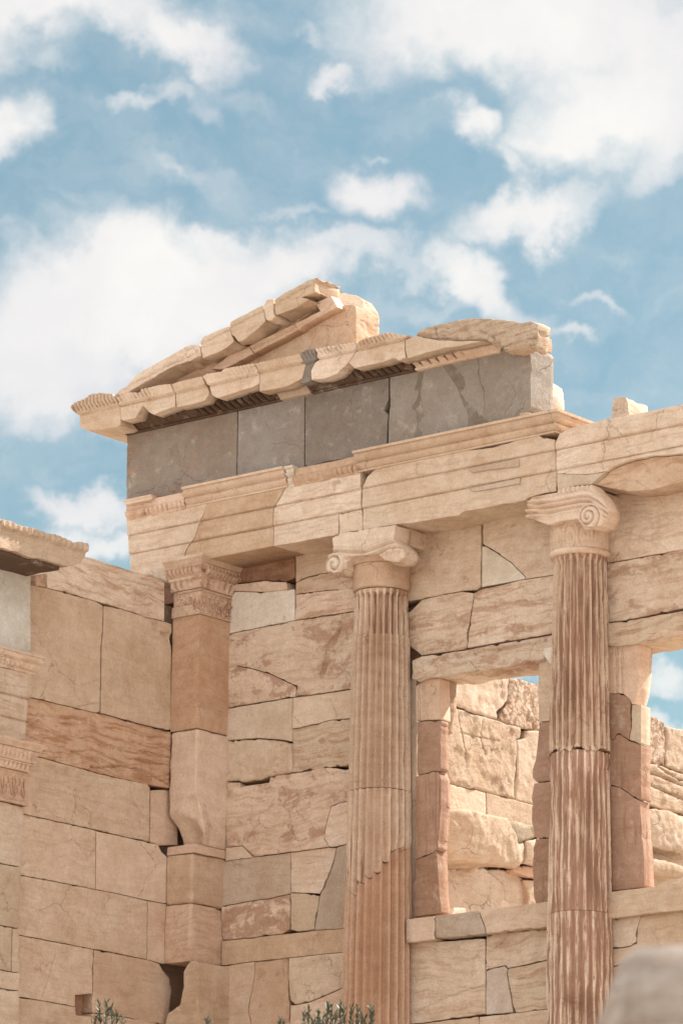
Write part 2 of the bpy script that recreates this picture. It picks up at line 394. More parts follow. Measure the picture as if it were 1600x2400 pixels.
    if rough >= .3:
        fa = min(1.0, (rough-.2)*1.3); h = h+fa*(.010*facet(p0, 5.5, sd % 7)+.005*facet(p0, 14, sd % 5))*np.clip(x*1.5, .3, 1)
    grv = np.zeros(len(uv))
    if fn is not None:
        q_ = fn(uv, p0)
        if isinstance(q_, tuple): h = h+q_[0]; grv = q_[1]
        else: h = h+q_
    for zc, dh in steps: h = h+dh*np.clip((uv[:, 1]-zc+.0015)/.005, 0, 1) - .012*np.exp(-((uv[:, 1]-zc)/.005)**2)
    for s, cw, cd in crk: h = h-cd*np.clip(1-seg_dist(uv, s)/(cw*.95), 0, 1)
    for q, s, hd in hl:
        ins = inside(uv, q); h = h-np.where(ins, hd*np.clip(seg_dist(uv, s)/.008, 0, 1), 0)
    V = pos(uv, h)
    # boundary -> sides
    E = {}
    for a, b, c in tri.tolist():
        for e in ((a, b), (b, c), (c, a)): E[e] = 1
    bnd = [e for e in E if (e[1], e[0]) not in E]
    used = np.unique(tri); remap = -np.ones(len(uv), int); remap[used] = np.arange(len(used))
    V = V[used]; faces = remap[tri].tolist()
    bvs = sorted({v for e in bnd for v in e}); nring = 2 if side <= 0 else max(3, min(9, int(depth/.045)))
    bi = {v: i for i, v in enumerate(bvs)}; B2 = uv[bvs]; nb = len(bvs)
    nrm = np.zeros((nb, 2))
    for a, b in bnd:
        dd = uv[b]-uv[a]; nv = np.array([dd[1], -dd[0]])       # outward for CCW
        nrm[bi[a]] += nv; nrm[bi[b]] += nv
    nrm /= (np.linalg.norm(nrm, axis=1)[:, None]+1e-9)
    hb = h[bvs]; rings = []
    for k in range(nring):
        t = k/(nring-1); hh = hb*(1-t)+(-depth)*t
        pp = pos(B2, hh)
        if side > 0 and k > 0:
            sh = side*(fbm(pp, 5, 4, sd+2)*.8-.15+.7*facet(pp, 7, sd % 7))*min(1, t*4)
            pp = pos(B2+nrm*sh[:, None], hh)
        rings.append(pp)
    off = len(V); V = np.concatenate([V]+rings); grv = np.concatenate([grv[used], np.zeros(nb*nring)])
    for a, b in bnd:
        for k in range(nring-1):
            i0 = off+k*nb+bi[a]; i1 = off+k*nb+bi[b]
            faces.append([i1, i0, i0+nb, i1+nb])
    if back:
        nx = {a: b for a, b in bnd}; st = bnd[0][0]; loop = [st]; c = nx[st]; gd = 0
        while c != st and gd < 100000 and c in nx: loop.append(c); c = nx[c]; gd += 1
        if c == st and len(loop) == nb: faces.append([off+(nring-1)*nb+bi[v] for v in loop][::-1])
    return finish(name, V, faces, mat, parent, attrs(**att), vattr=grv)

# ------------------------------------------------------------------ moulding swept along a path (mitred corners)
def sweep(name, parent, path, prof, eggs=(), res=.02, rough=.15, ragged=.0, mat=None, fade=None, **att):
    path = [np.array(p, float) for p in path]; n = len(path)
    N = []
    for i in range(n-1):
        d = path[i+1]-path[i]; d /= np.linalg.norm(d); N.append(np.array([d[1], -d[0]]))
    S = []; s = 0.0
    for i in range(n-1):
        L = np.linalg.norm(path[i+1]-path[i]); k = max(1, int(L/res))
        for j in range(k + (1 if i == n-2 else 0)):
            t = j/k
            if j == 0 and i > 0: m = N[i-1]+N[i]; m = m/(m@N[i])
            else: m = N[i]
            S.append((path[i]*(1-t)+path[i+1]*t, m, s+t*L))
        s += L
    pr = []                                                 # resample profile
    for (o1, z1), (o2, z2) in zip(prof[:-1], prof[1:]):
        L = math.hypot(o2-o1, z2-z1); k = max(1, int(round(L/(res*.6))))
        for j in range(k): pr.append((o1+(o2-o1)*j/k, z1+(z2-z1)*j/k))
    pr.append(prof[-1]); pr = np.array(pr); m_ = len(pr)
    # outward direction of profile points (horizontal only is enough)
    V = np.zeros((len(S), m_, 3)); sd = _seed[0]+1.
    for i, (p, mm, ss) in enumerate(S):
        V[i, :, 0] = p[0]+mm[0]*pr[:, 0]; V[i, :, 1] = p[1]+mm[1]*pr[:, 0]; V[i, :, 2] = pr[:, 1]
    flat = V.reshape(-1, 3); nz = fbm(flat, 9, 4, sd).reshape(len(S), m_); wear = np.clip(fbm(flat, 2.5, 2, sd+4).reshape(len(S), m_)*1.6+.75, .15, 1)
    groove = np.zeros((len(S), m_))
    inner = (pr[:, 0] > .004)
    for i, (p, mm, ss) in enumerate(S):
        o = rough*.02*nz[i]-rough*.03*np.maximum(0, nz[i]-.3)
        for zlo, zhi, pitch, amp, kind in eggs:
            w = np.clip((pr[:, 1]-zlo)/(zhi-zlo), 0, 1); win = np.sin(w*np.pi)**.6*((pr[:, 1] > zlo) & (pr[:, 1] < zhi))
            t = (ss/pitch) % 1.0
            if kind == 'egg':
                a = abs(t-.5)*2; e = math.sqrt(max(0, 1-(a/.72)**2)) if a < .72 else (-.25 if a < .88 else .35)
                e = e*(1-.25*w)
            elif kind == 'leaf':
                tt = (t+.25*w) % 1; a = np.abs(tt-.5)*2; e = np.where(a < .78, np.cos(a/.78*np.pi/2)**.7, -.3); e = e*(.6+.4*np.sin(w*6))
            elif kind == 'bead':
                a = abs(t-.5)*2; e = math.sqrt(max(0, 1-a*a))
            else:  # anthemion: curling scrollwork
                a = (t-.5)*2
                an = np.arctan2(w-.05, a*.8+1e-4); rr = np.sqrt((a*.8)**2+(w-.05)**2)
                e = np.cos((an-np.pi/2)*9)*.75*np.clip(1.15-rr, 0, 1)*np.clip(rr*4, 0, 1)+.6*np.exp(-((rr-.82)/.07)**2)+.5*np.exp(-((np.abs(a)-1)/.12)**2)*np.cos(w*14)
            df = amp*(np.asarray(e)-.45)*win*wear[i]
            o = o+df; groove[i] += np.clip(-df/amp, 0, 1)*2.0
        o = np.where(inner, o, 0)
        V[i, :, 0] += mm[0]*o; V[i, :, 1] += mm[1]*o
    if ragged > 0:
        for end, sg in ((0, 1), (len(S)-1, -1)):
            d = path[1]-path[0] if end == 0 else path[-1]-path[-2]; d = d/np.linalg.norm(d)
            for q in range(4):
                kk = end+sg*q
                j = (np.abs(fbm(np.stack([pr[:, 0]*9+end, pr[:, 1]*9, pr[:, 1]*0+sd], 1), 1.3, 3, sd))*ragged*(1-q/4))
                V[kk, :, 0] += d[0]*j*sg; V[kk, :, 1] += d[1]*j*sg
    faces = []
    for i in range(len(S)-1):
        for j in range(m_-1):
            a = i*m_+j; faces.append([a, a+m_, a+m_+1, a+1])
    VV = V.reshape(-1, 3); n0 = len(VV)
    VV = np.concatenate([VV, V[0], V[-1]])
    faces.append([n0+j for j in range(m_)]); faces.append([n0+m_+j for j in range(m_)][::-1])
    gr = np.concatenate([groove.ravel(), groove[0], groove[-1]])
    return finish(name, VV, faces, mat or STONE, parent, attrs(**att), sharp_angle=48, vattr=gr)

# ------------------------------------------------------------------ rough box with optional carving
def rbox(name, parent, x0, x1, y0, y1, z0, z1, res=.03, edge=.012, rough=.25, carve=None, faces='FRLTBK', mat=None, **att):
    sd = _seed[0]+1.
    nx = max(2, int(round((x1-x0)/res))); ny = max(2, int(round((y1-y0)/res))); nz = max(2, int(round((z1-z0)/res)))
    V = []; idx = {}; Fc = []
    def vid(i, j, k):
        q = (i, j, k)
        if q not in idx: idx[q] = len(V); V.append((x0+(x1-x0)*i/nx, y0+(y1-y0)*j/ny, z0+(z1-z0)*k/nz))
        return idx[q]
    for i in range(nx):
        for k in range(nz):
            Fc.append([vid(i, 0, k), vid(i+1, 0, k), vid(i+1, 0, k+1), vid(i, 0, k+1)])
            Fc.append([vid(i, ny, k), vid(i, ny, k+1), vid(i+1, ny, k+1), vid(i+1, ny, k)])
    for j in range(ny):
        for k in range(nz):
            Fc.append([vid(0, j, k), vid(0, j, k+1), vid(0, j+1, k+1), vid(0, j+1, k)])
            Fc.append([vid(nx, j, k), vid(nx, j+1, k), vid(nx, j+1, k+1), vid(nx, j, k+1)])
    for i in range(nx):
        for j in range(ny):
            Fc.append([vid(i, j, 0), vid(i, j+1, 0), vid(i+1, j+1, 0), vid(i+1, j, 0)])
            Fc.append([vid(i, j, nz), vid(i+1, j, nz), vid(i+1, j+1, nz), vid(i, j+1, nz)])
    V = np.array(V); c = np.array([(x0+x1)/2, (y0+y1)/2, (z0+z1)/2]); hs = np.array([x1-x0, y1-y0, z1-z0])/2
    q = V-c; r = edge*(1+1.2*np.clip(fbm(V, 5, 3, sd), -.5, 1))+.0
    ext = .05*np.clip(fbm(V, 4, 3, sd+8)-.25, 0, 1)*min(1, rough*3); r = np.minimum(r+ext, hs.min()*.8)
    cl = np.clip(q, -(hs-r[:, None]), hs-r[:, None]); d = q-cl; L = np.linalg.norm(d, axis=1); nrm = d/(L[:, None]+1e-9)
    q = cl+nrm*np.minimum(L, r)[:, None]
    face_n = np.zeros_like(q)
    for ax in range(3): face_n[:, ax] = np.where(np.abs(np.abs(V[:, ax]-c[ax])-hs[ax]) < 1e-6, np.sign(V[:, ax]-c[ax]), 0)
    face_n /= (np.linalg.norm(face_n, axis=1)[:, None]+1e-9)
    q = q+face_n*(rough*(.016*fbm(V, 5, 4, sd+1)-.03*np.maximum(0, fbm(V, 6, 3, sd+2)-.25)))[:, None]
    V = c+q
    if carve is not None: V = carve(V, face_n)
    return finish(name, V, Fc, mat or STONE, parent, attrs(**att), sharp_angle=60)

def lathe(name, parent, cx, cy, prof, nt=96, a0=0, a1=2*math.pi, rough=.1, fn=None, vfn=None, cap=True, mat=None, **att):
    """prof: list of (radius, z) bottom to top; fn(theta, z, r) -> r"""
    sd = _seed[0]+1.
    th = np.linspace(a0, a1, nt+1)[:-1]; pr = np.array(prof); m_ = len(pr)
    T, R = np.meshgrid(th, pr[:, 0], indexing='ij'); _, Z = np.meshgrid(th, pr[:, 1], indexing='ij')
    P0 = np.stack([cx+R*np.cos(T), cy+R*np.sin(T), Z], -1).reshape(-1, 3)
    nz = fbm(P0, 7, 4, sd).reshape(T.shape)
    g = np.zeros_like(R)
    if fn is not None: R, g = fn(T, Z, R)
    R = R+rough*(.014*nz-.03*np.maximum(0, nz-.3))
    Zz = Z
    if vfn is not None: Zz = vfn(T, Z)
    V = np.stack([cx+R*np.cos(T), cy+R*np.sin(T), Zz], -1).reshape(-1, 3)
    faces = []
    for i in range(nt):
        i2 = (i+1) % nt
        for j in range(m_-1): faces.append([i*m_+j, i2*m_+j, i2*m_+j+1, i*m_+j+1])
    n0 = len(V)
    if cap:
        V = np.concatenate([V, V[0::m_], V[m_-1::m_]])
        faces.append([n0+i for i in range(nt)][::-1]); faces.append([n0+nt+i for i in range(nt)])
        gg = np.concatenate([g.ravel(), g[:, 0], g[:, -1]])
    else: gg = g.ravel()
    return finish(name, V, faces, mat or STONE, parent, attrs(**att), sharp_angle=50, vattr=gg)

def tube(name, parent, pts, rad, mat, nseg=10, att=None):
    pts = [np.array(p, float) for p in pts]; V = []; Fc = []
    for i, p in enumerate(pts):
        d = pts[min(i+1, len(pts)-1)]-pts[max(i-1, 0)]; d /= np.linalg.norm(d)
        a = np.cross(d, [0.3, 0.9, .2]); a /= np.linalg.norm(a); b = np.cross(d, a); r = rad[i] if hasattr(rad, '__len__') else rad
        for k in range(nseg):
            t = 2*math.pi*k/nseg; V.append(p+(a*math.cos(t)+b*math.sin(t))*r)
    for i in range(len(pts)-1):
        for k in range(nseg):
            k2 = (k+1) % nseg; Fc.append([i*nseg+k, i*nseg+k2, (i+1)*nseg+k2, (i+1)*nseg+k])
    Fc.append(list(range(nseg))[::-1]); Fc.append([(len(pts)-1)*nseg+k for k in range(nseg)])
    return finish(name, np.array(V), Fc, mat, parent, att)

# ------------------------------------------------------------------ main planes
AR, FR, GE = -.45, -.40, -.70           # architrave, frieze and cornice faces (the wall face is y = 0)
XL = onY(403, 1500, AR).x               # face of the side wall
XP = XL+.13                             # porch pilaster face
XB = XL+.35                             # sunlit inner face of the long wall behind
zY = lambda c, x, y, pl: onY(*P(c, x, y)[0], pl).z
xY = lambda c, x, y, pl: onY(*P(c, x, y)[0], pl).x
#BUILD
# ------------------------------------------------------------------ ground
def ground():
    m = bpy.data.materials.new('dry_rocky_earth'); m.use_nodes = True; t = m.node_tree; t.nodes.clear(); S = NT(t)
    p = S.n('ShaderNodeNewGeometry').outputs['Position']
    a = S.noise(p, .35, 8, .65); b = S.noise(p, 6.0, 6, .7)
    c = S.mix(S.ramp(a, .35, .65), (.42, .36, .30, 1), (.50, .44, .375, 1)); c = S.mix(S.ramp(b, .5, .7, 0, .6), c, (.36, .30, .24, 1))
    bp = S.n('ShaderNodeBump', ins={'Strength': .6, 'Distance': .05, 'Height': b})
    bs = S.n('ShaderNodeBsdfPrincipled', ins={'Base Color': c, 'Roughness': .95, 'Normal': bp.outputs[0]})
    S.n('ShaderNodeOutputMaterial', ins={0: bs.outputs[0]})
    xs = np.concatenate([[-1500, -600, -200, -80], np.arange(-40, 60.1, 2.5), [100, 220, 600, 1500]]); V = []; F = []
    n = len(xs)
    for x in xs:
        for y in xs: V.append((x, y, 0))
    V = np.array(V, float); near = np.exp(-((V[:, 0]-5)**2+(V[:, 1]+10)**2)/60**2)
    V[:, 2] = near*(.22*fbm(V, .12, 3, 2)) - .25
    for i in range(n-1):
        for j in range(n-1): F.append([i*n+j, (i+1)*n+j, (i+1)*n+j+1, i*n+j+1])
    o = finish('ground', V, F, m, None, {}); o['kind'] = 'structure'
ground()

# ------------------------------------------------------------------ main wall
FW = thing('facade_wall', 'tall weathered marble wall of irregular blocks standing between and behind the two fluted columns', 'wall', (0, 0, 0))
def wb(px, **k):
    nm = k.pop('name', 'stone_block'); k.setdefault('rough', .25)
    a_ = k.pop('at', 0.0); a_ += (((_seed[0]*37) % 17)-8)*.0013 if nm == 'stone_block' else 0
    k.setdefault('chip', .6)
    return block(nm, px, FW, 'Y', a_, k.pop('depth', .38), **k)
# bay between the corner pilaster and the first column
wb(P('D', 720, 440, 1153, 350, 1153, 662, 1100, 688, 960, 680, 785, 703, 720, 715), tint=(.40, .25, .175), patina=.5, at=.05, vein=.6)
wb(P('D', 720, 718, 785, 706, 960, 683, 1095, 690, 1108, 735, 960, 750, 785, 744, 720, 752), at=-.02, tint='beige', patina=.3, rough=.5, depth=.3)
wb(P('D', 720, 756, 785, 748, 960, 755, 1060, 737, 1148, 733, 1150, 925, 780, 1000, 720, 1012), tint='white', patina=.0, vein=.15, rough=.1, holes=[(P('D', 1068, 905, 1080, 896, 1092, 904, 1094, 925, 1080, 936, 1068, 925), .03)], cracks=[(P('D', 1118, 738, 1112, 850, 1108, 930), .012, .006)])
wb(P('D', 1157, 350, 1580, 270, 1580, 600, 1480, 615, 1310, 640, 1230, 655, 1157, 690), tint='beige', patina=.30, vein=.4)
wb(P('D', 1157, 693, 1230, 659, 1310, 643, 1450, 620, 1580, 600, 1580, 722, 1460, 735, 1380, 736, 1260, 750, 1155, 765), tint='beige', patina=.15, vein=.8, rough=.5)
wb(P('D', 1155, 768, 1260, 753, 1380, 739, 1580, 724, 1580, 868, 1440, 880, 1330, 895, 1155, 925), tint='beige', patina=.2, vein=1., rough=.7)
wb(P('D', 720, 1022, 780, 1003, 1150, 928, 1440, 884, 1580, 865, 1580, 1332, 1480, 1345, 1320, 1370, 1158, 1392, 1162, 1330, 1010, 1254, 870, 1214, 800, 1203, 782, 1212, 720, 1212), tint='cream', patina=.50, vein=.5, rough=.6,
   cracks=[(P('D', 1440, 895, 1425, 960, 1370, 1080, 1335, 1190, 1315, 1280), .022, .03), (P('D', 830, 1050, 900, 1075, 980, 1095), .012, .010), (P('D', 1440, 1330, 1500, 1290, 1560, 1200), .01, .012)],
   holes=[(P('D', 1125, 965, 1142, 962, 1152, 985, 1140, 992), .03), (P('D', 1420, 960, 1442, 950, 1415, 1060, 1370, 1130, 1345, 1240, 1320, 1282, 1300, 1270, 1330, 1160, 1345, 1070, 1385, 1010), .022)])
wb(P('D', 720, 1216, 800, 1207, 870, 1218, 1010, 1258, 1158, 1332, 1154, 1391, 1040, 1409, 720, 1464), tint='beige', patina=.58, vein=.2, rough=.4)
wb(P('D', 720, 1470, 1135, 1400)+P('H', 577, 273, 470, 260, 330, 250, 135, 262, 90, 266), tint='pale', patina=.0, vein=.1, rough=.06, chip=.2)
wb(P('D', 1138, 1399, 1320, 1376, 1580, 1336)+P('H', 1070, 85, 980, 106, 870, 117, 700, 156, 580, 182), tint='cream', patina=.08, vein=.3, rough=.08, chip=.2, cracks=[(P('H', 855, -20, 890, 50, 915, 108), .006, .01)])
wb(P('H', 90, 270, 135, 267, 330, 256, 470, 266, 573, 284, 575, 500, 480, 520, 410, 536, 330, 555, 200, 575, 180, 560, 90, 570), tint='cream', patina=.42, vein=.1, rough=1., edge=.025, chip=1.)
wb(P('H', 580, 187, 700, 161, 870, 121, 980, 111, 1080, 95, 1080, 435, 975, 455, 880, 462, 700, 490, 580, 503), tint='cream', patina=.45, vein=.9, rough=.7, chip=.9)
wb(P('H', 90, 578, 190, 576, 195, 610, 410, 577, 414, 541, 480, 524, 580, 508, 700, 495, 800, 468, 900, 470, 970, 482, 1080, 485, 1080, 705, 930, 722, 864, 750, 820, 900, 810, 990, 832, 1020, 848, 1048, 700, 1070, 500, 1094, 298, 1124, 270, 1102, 215, 1041, 120, 1049, 90, 1052),
   tint='beige', patina=.50, vein=.6, rough=.45)
wb(P('H', 90, 1054, 120, 1052, 212, 1045, 266, 1104, 294, 1127, 120, 1148, 90, 1152), tint='cream', patina=0, vein=.1, rough=.1)
wb(P('H', 867, 753, 931, 725, 1080, 708, 1080, 1020, 975, 1033, 870, 1050, 847, 1044, 834, 1015, 814, 987, 823, 901), tint='beige', patina=.35, vein=.6, rough=.35)
wb(P('H', 60, 1158, 120, 1152, 300, 1128, 564, 1094, 564, 1394, 400, 1430, 230, 1454, 60, 1486), tint=(.57, .47, .39), patina=.1, vein=.3, rough=.08, chip=.2, cracks=[(P('H', 190, 1145, 185, 1300, 140, 1400), .006, .003)])
wb(P('H', 568, 1093, 700, 1075, 845, 1055, 903, 1058, 879, 1160, 849, 1245, 804, 1350, 778, 1394, 680, 1389, 568, 1384), tint='cream', patina=.15, vein=.55, rough=.25)
wb(P('H', 906, 1055, 975, 1037, 1080, 1022, 1080, 1640, 742, 1664, 764, 1530, 772, 1470, 785, 1400, 811, 1350, 857, 1245, 884, 1165), tint='mauve', patina=.08, vein=.1, rough=.1, at=.008)
wb(P('H', 60, 1490, 230, 1458, 400, 1434, 563, 1399, 560, 1655, 500, 1688, 300, 1713, 60, 1737), tint='beige', patina=.66, vein=.8, rough=.5, chip=.9)
wb(P('H', 568, 1390, 680, 1393, 776, 1400, 768, 1460, 760, 1530, 740, 1658, 620, 1670, 568, 1656), tint='cream', patina=.1, vein=.2, rough=.3, chip=.9)
wb(P('H', 60, 1742, 300, 1717, 520, 1690, 740, 1667, 1080, 1642, 1080, 1806, 950, 1822, 750, 1844, 550, 1867, 300, 1892, 60, 1922), tint=(.64, .49, .375), patina=.1, vein=.2, rough=.06, chip=.2)
wb(P('H', 60, 1925, 300, 1896, 300, 1990, 270, 2150, 250, 2250, 290, 2420, 290, 2640, 60, 2670), tint='beige', patina=.08, vein=.3, rough=.12)
wb(P('H', 303, 1896, 547, 1869, 550, 2100, 560, 2190, 550, 2640, 293, 2640, 293, 2420, 255, 2250, 275, 2150, 303, 1990), tint='pink', patina=.45, vein=.1, rough=.35, streak=.25)
wb(P('H', 552, 1869, 750, 1847, 950, 1825, 1080, 1808, 1080, 2045, 950, 2083, 850, 2128, 700, 2190, 600, 2205, 570, 2180, 552, 2120), tint='cream', patina=.1, vein=.35, rough=.25, chip=.7)
wb(P('H', 562, 2215, 600, 2209, 700, 2195, 850, 2135, 950, 2089, 1080, 2052, 1080, 2640, 553, 2640, 560, 2250), tint='beige', patina=.2, vein=.5, rough=.35)
# bay between the two columns, above the window
wb(P('E', 600, 120, 1112, 40, 1116, 200, 1116, 330, 1113, 400, 1109, 583, 1090, 605, 1000, 612, 900, 630, 760, 660, 690, 672, 600, 690), tint='cream', patina=.38, vein=.3, rough=.5, chip=.9)
wb(P('E', 1124, 40, 1620, -50, 1620, 503, 1540, 518, 1390, 540, 1386, 527, 1300, 440, 1200, 370, 1140, 334, 1126, 320), tint='cream', patina=.36, vein=.4, rough=.4)
wb(P('E', 1120, 342, 1140, 339, 1199, 374, 1299, 444, 1384, 531, 1385, 541, 1280, 561, 1120, 591), name='repair_patch', tint='white', patina=0, vein=.1, rough=.04, chip=.1, cracks=[(P('E', 1256, 415, 1288, 480, 1375, 528), .006, .006)])
wb(P('E', 600, 770, 680, 742, 750, 668, 900, 635, 1000, 618, 1071, 628, 1062, 700, 1045, 800, 1032, 900, 1030, 962, 1000, 975, 750, 1008, 690, 958, 600, 962), tint='cream', patina=.44, vein=.8, rough=.5)
wb(P('E', 1074, 627, 1120, 604, 1280, 566, 1388, 544, 1620, 506, 1620, 860, 1400, 903, 1200, 933, 1080, 955, 1034, 963, 1034, 900, 1048, 800, 1065, 700), tint='cream', patina=.46, vein=.9, rough=.5, cracks=[(P('E', 1345, 560, 1400, 620, 1430, 690, 1540, 700), .006, .01)])
wb(P('E', 690, 1040, 745, 1014, 1000, 980, 1200, 940, 1400, 910, 1620, 870, 1620, 985, 1530, 1000, 1488, 1035, 1400, 1055, 1300, 1078, 1200, 1095, 1092, 1108, 960, 1125, 860, 1142, 780, 1152, 735, 1170, 690, 1152),
   name='lintel', at=-.055, depth=.42, tint='pale', patina=.5, vein=.85, rough=.4, side=.03, edge=.012,
   cracks=[(P('E', 745, 1062, 1000, 1022, 1250, 975, 1520, 925), .014, .016), (P('E', 742, 1052, 1000, 1012, 1250, 965, 1520, 916), .006, .008)])
wb(P('E', 1490, 990, 1500, 965, 1620, 945, 1620, 1045, 1532, 1062, 1518, 1040), name='repair_patch', at=-.065, depth=.2, tint='white', patina=0, vein=0, rough=.1)
wb(P('E', 1035, 1035, 1092, 1100, 1012, 1113), name='repair_patch', at=-.070, depth=.05, tint='pale', patina=0, vein=0, rough=.05, gap=.001, res=.012, edge=.004)
# strips of plain wall behind the jambs
wb(P('I', 100, 240, 196, 240, 196, 1702, 100, 1702), at=.035, tint='pale', patina=.1, vein=.1, rough=.1)
# left jamb of the first window (front faces, returns go back through the wall)
wb(P('I', 190, 285, 240, 250, 335, 228, 338, 486, 200, 494, 190, 494), name='jamb_block', at=-.01, depth=.165, tint='pink', patina=.02, vein=.1, rough=0.005, edge=.006,
   cracks=[(P('I', a, 250, a+2, 490), .004, .007) for a in (203, 213, 231, 242)])
wb(P('I', 200, 499, 338, 490, 346, 500, 346, 790, 330, 805, 300, 802, 200, 833), name='jamb_block', at=-.008, depth=.12, side=.005, tint='brown', patina=.5, streak=.75, vein=.2, rough=0.17)
wb(P('I', 190, 838, 300, 806, 330, 810, 345, 850, 347, 1000, 330, 1275, 318, 1285, 300, 1300, 186, 1345), name='jamb_block', at=-.012, depth=.14, side=.008, tint=(.42, .275, .205), patina=.5, streak=.85, rough=0.17)
wb(P('I', 185, 1348, 300, 1304, 320, 1290, 328, 1400, 340, 1560, 350, 1672, 178, 1695), name='jamb_block', at=-.008, depth=.14, side=.008, tint=(.42, .275, .205), patina=.5, streak=.8, rough=0.17)
wb(P('I', 340, 150, 402, 150, 403, 260, 402, 420, 394, 480, 375, 560, 350, 572, 340, 572), name='jamb_block', at=.16, depth=.095, side=.008, tint=(.50, .37, .29), streak=.4, patina=.2, vein=.3, rough=0.17)
wb(P('I', 310, 575, 346, 575, 352, 800, 362, 1000, 350, 1280, 358, 1400, 352, 1690, 310, 1690), name='jamb_block', at=.14, depth=.08, side=.008, tint='brown', streak=.5, patina=.3, vein=.3, rough=0.22)
# right jamb of the first window
wb(P('I', 950, 125, 985, 118, 1060, 110, 1060, 493, 946, 497, 939, 300, 942, 200), name='jamb_block', at=0, depth=.40, tint='beige', patina=.2, streak=.2, rough=0.17)
wb(P('I', 947, 500, 1060, 497, 1060, 857, 930, 870, 905, 842, 908, 790, 925, 740, 940, 600), name='jamb_block', depth=.40, tint=(.42, .275, .205), patina=.4, streak=.6, rough=0.28)
wb(P('I', 915, 878, 1060, 861, 1060, 1209, 940, 1216, 916, 1200, 902, 1100, 902, 950), name='jamb_block', depth=.40, tint='brown', patina=.5, streak=.6, rough=0.28)
wb(P('I', 926, 1219, 1060, 1213, 1060, 1655, 930, 1622, 913, 1580, 906, 1400, 911, 1280), name='jamb_block', depth=.40, tint=(.42, .275, .205), patina=.5, streak=.6, rough=0.22)
# sill
wb(P('I', 130, 1708, 300, 1691, 311, 1720, 306, 1833, 130, 1856), name='sill', at=-.10, depth=.50, tint='beige', patina=.1, vein=.2, rough=.12, edge=.012)
wb(P('I', 303, 1690, 580, 1656, 587, 1700, 611, 1760, 616, 1798, 311, 1831, 313, 1720), name='sill', at=-.10, depth=.50, tint='mauve', patina=.05, vein=.3, rough=.08, edge=.01)
wb(P('I', 583, 1655, 1060, 1595, 1060, 1752, 620, 1799, 613, 1755, 589, 1700), name='sill', at=-.10, depth=.50, tint='beige', patina=.12, vein=.3, rough=.12, edge=.01)
# below the first window
wb(P('I', 120, 1858, 470, 1838, 616, 1826, 618, 2289, 190, 2349, 120, 2357), tint='cream', patina=.1, vein=.6, rough=.15, cracks=[(P('I', 190, 2275, 300, 2230, 400, 2182, 520, 2140, 612, 2118), .006, .01)])
wb(P('I', 622, 1810, 1060, 1756, 1060, 1940, 880, 1984, 755, 2008, 740, 1990, 680, 2003, 622, 2020), tint='cream', patina=.2, vein=.7, rough=.2)
wb(P('I', 622, 2024, 680, 2008, 738, 1996, 752, 2012, 749, 2050, 774, 2200, 784, 2280, 622, 2294), tint='mauve', patina=.05, vein=.1, rough=.08)
wb(P('I', 757, 2013, 880, 1989, 1060, 1945, 1060, 2250, 800, 2284, 779, 2200, 753, 2050), tint='cream', patina=.3, vein=.8, rough=.3)
wb(P('I', 120, 2361, 190, 2353, 570, 2306, 578, 2330, 578, 2640, 120, 2660), tint='beige', patina=.2, vein=.4)
wb(P('I', 582, 2307, 650, 2301, 1060, 2255, 1060, 2640, 582, 2640), tint='beige', patina=.15, vein=.4)
# bay right of the second column
wb(P('C', 800, 850, 2100, 640, 2100, 1395, 1568, 1520, 1440, 1545, 1380, 1552, 930, 1633, 800, 1655), tint='cream', patina=.38, vein=.5, rough=.55, at=.01, cracks=[(P('C', 950, 1340, 1080, 1370, 1200, 1420, 1370, 1490, 1445, 1560), .006, .008)])
wb(P('C', 800, 1660, 930, 1638, 1400, 1556, 2100, 1402, 2100, 1975, 1568, 2068, 1400, 2098, 1200, 2140, 900, 2190, 800, 2205), tint='cream', patina=.52, vein=.6, rough=.45)
wb(P('C', 800, 2210, 900, 2195, 1200, 2150, 1440, 2106, 2100, 1990)+P('J', 1390, 38, 990, 93, 840, 128, 780, 140, 700, 150, 600, 162, 540, 155, 500, 150), name='lintel', at=-.045, depth=.42, side=.02, tint='cream', patina=.35, vein=.8, rough=.4,
   cracks=[(P('C', 1450, 2120, 1568, 2098, 2000, 2020), .01, .014), (P('C', 950, 2290, 1200, 2250, 1440, 2150), .014, .016)])
wb(P('J', 780, 128, 850, 112, 1200, 66, 1200, 40, 990, 70, 860, 60), name='repair_patch', at=-.055, depth=.25, tint='pink', patina=0, vein=0, rough=.1)
wb(P('J', 500, 165, 735, 143, 735, 300, 723, 430, 705, 495, 691, 496, 681, 470, 640, 434, 500, 434), name='jamb_block', at=-.01, depth=.19, side=.005, tint='pink', patina=.15, vein=.2, rough=0.115, cracks=[(P('J', a, 170, a+3, 432), .004, .008) for a in (597, 606, 628, 636)])
wb(P('J', 500, 437, 639, 437, 682, 472, 684, 640, 670, 702, 620, 670, 600, 668, 588, 700, 500, 702), name='jamb_block', at=-.012, depth=.15, tint='brown', patina=.45, streak=.5, rough=0.11)
wb(P('J', 693, 500, 745, 499, 745, 728, 690, 710, 676, 700, 687, 640, 689, 560), name='jamb_block', at=-.01, depth=.15, side=.01, tint='pale', patina=.02, vein=.1, rough=0.06)
wb(P('J', 500, 704, 590, 702, 602, 672, 621, 672, 672, 706, 690, 714, 745, 733, 745, 1050, 738, 1054, 700, 1031, 620, 975, 500, 955), name='jamb_block', at=-.01, depth=.15, side=.008, tint=(.42, .275, .205), patina=.55, streak=.65, rough=0.175)
wb(P('J', 500, 960, 620, 979, 700, 1035, 735, 1056, 740, 1120, 750, 1250, 762, 1400, 764, 1556, 690, 1566, 500, 1588), name='jamb_block', at=-.01, depth=.15, side=.008, tint=(.42, .275, .205), patina=.40, streak=.75, rough=0.22)
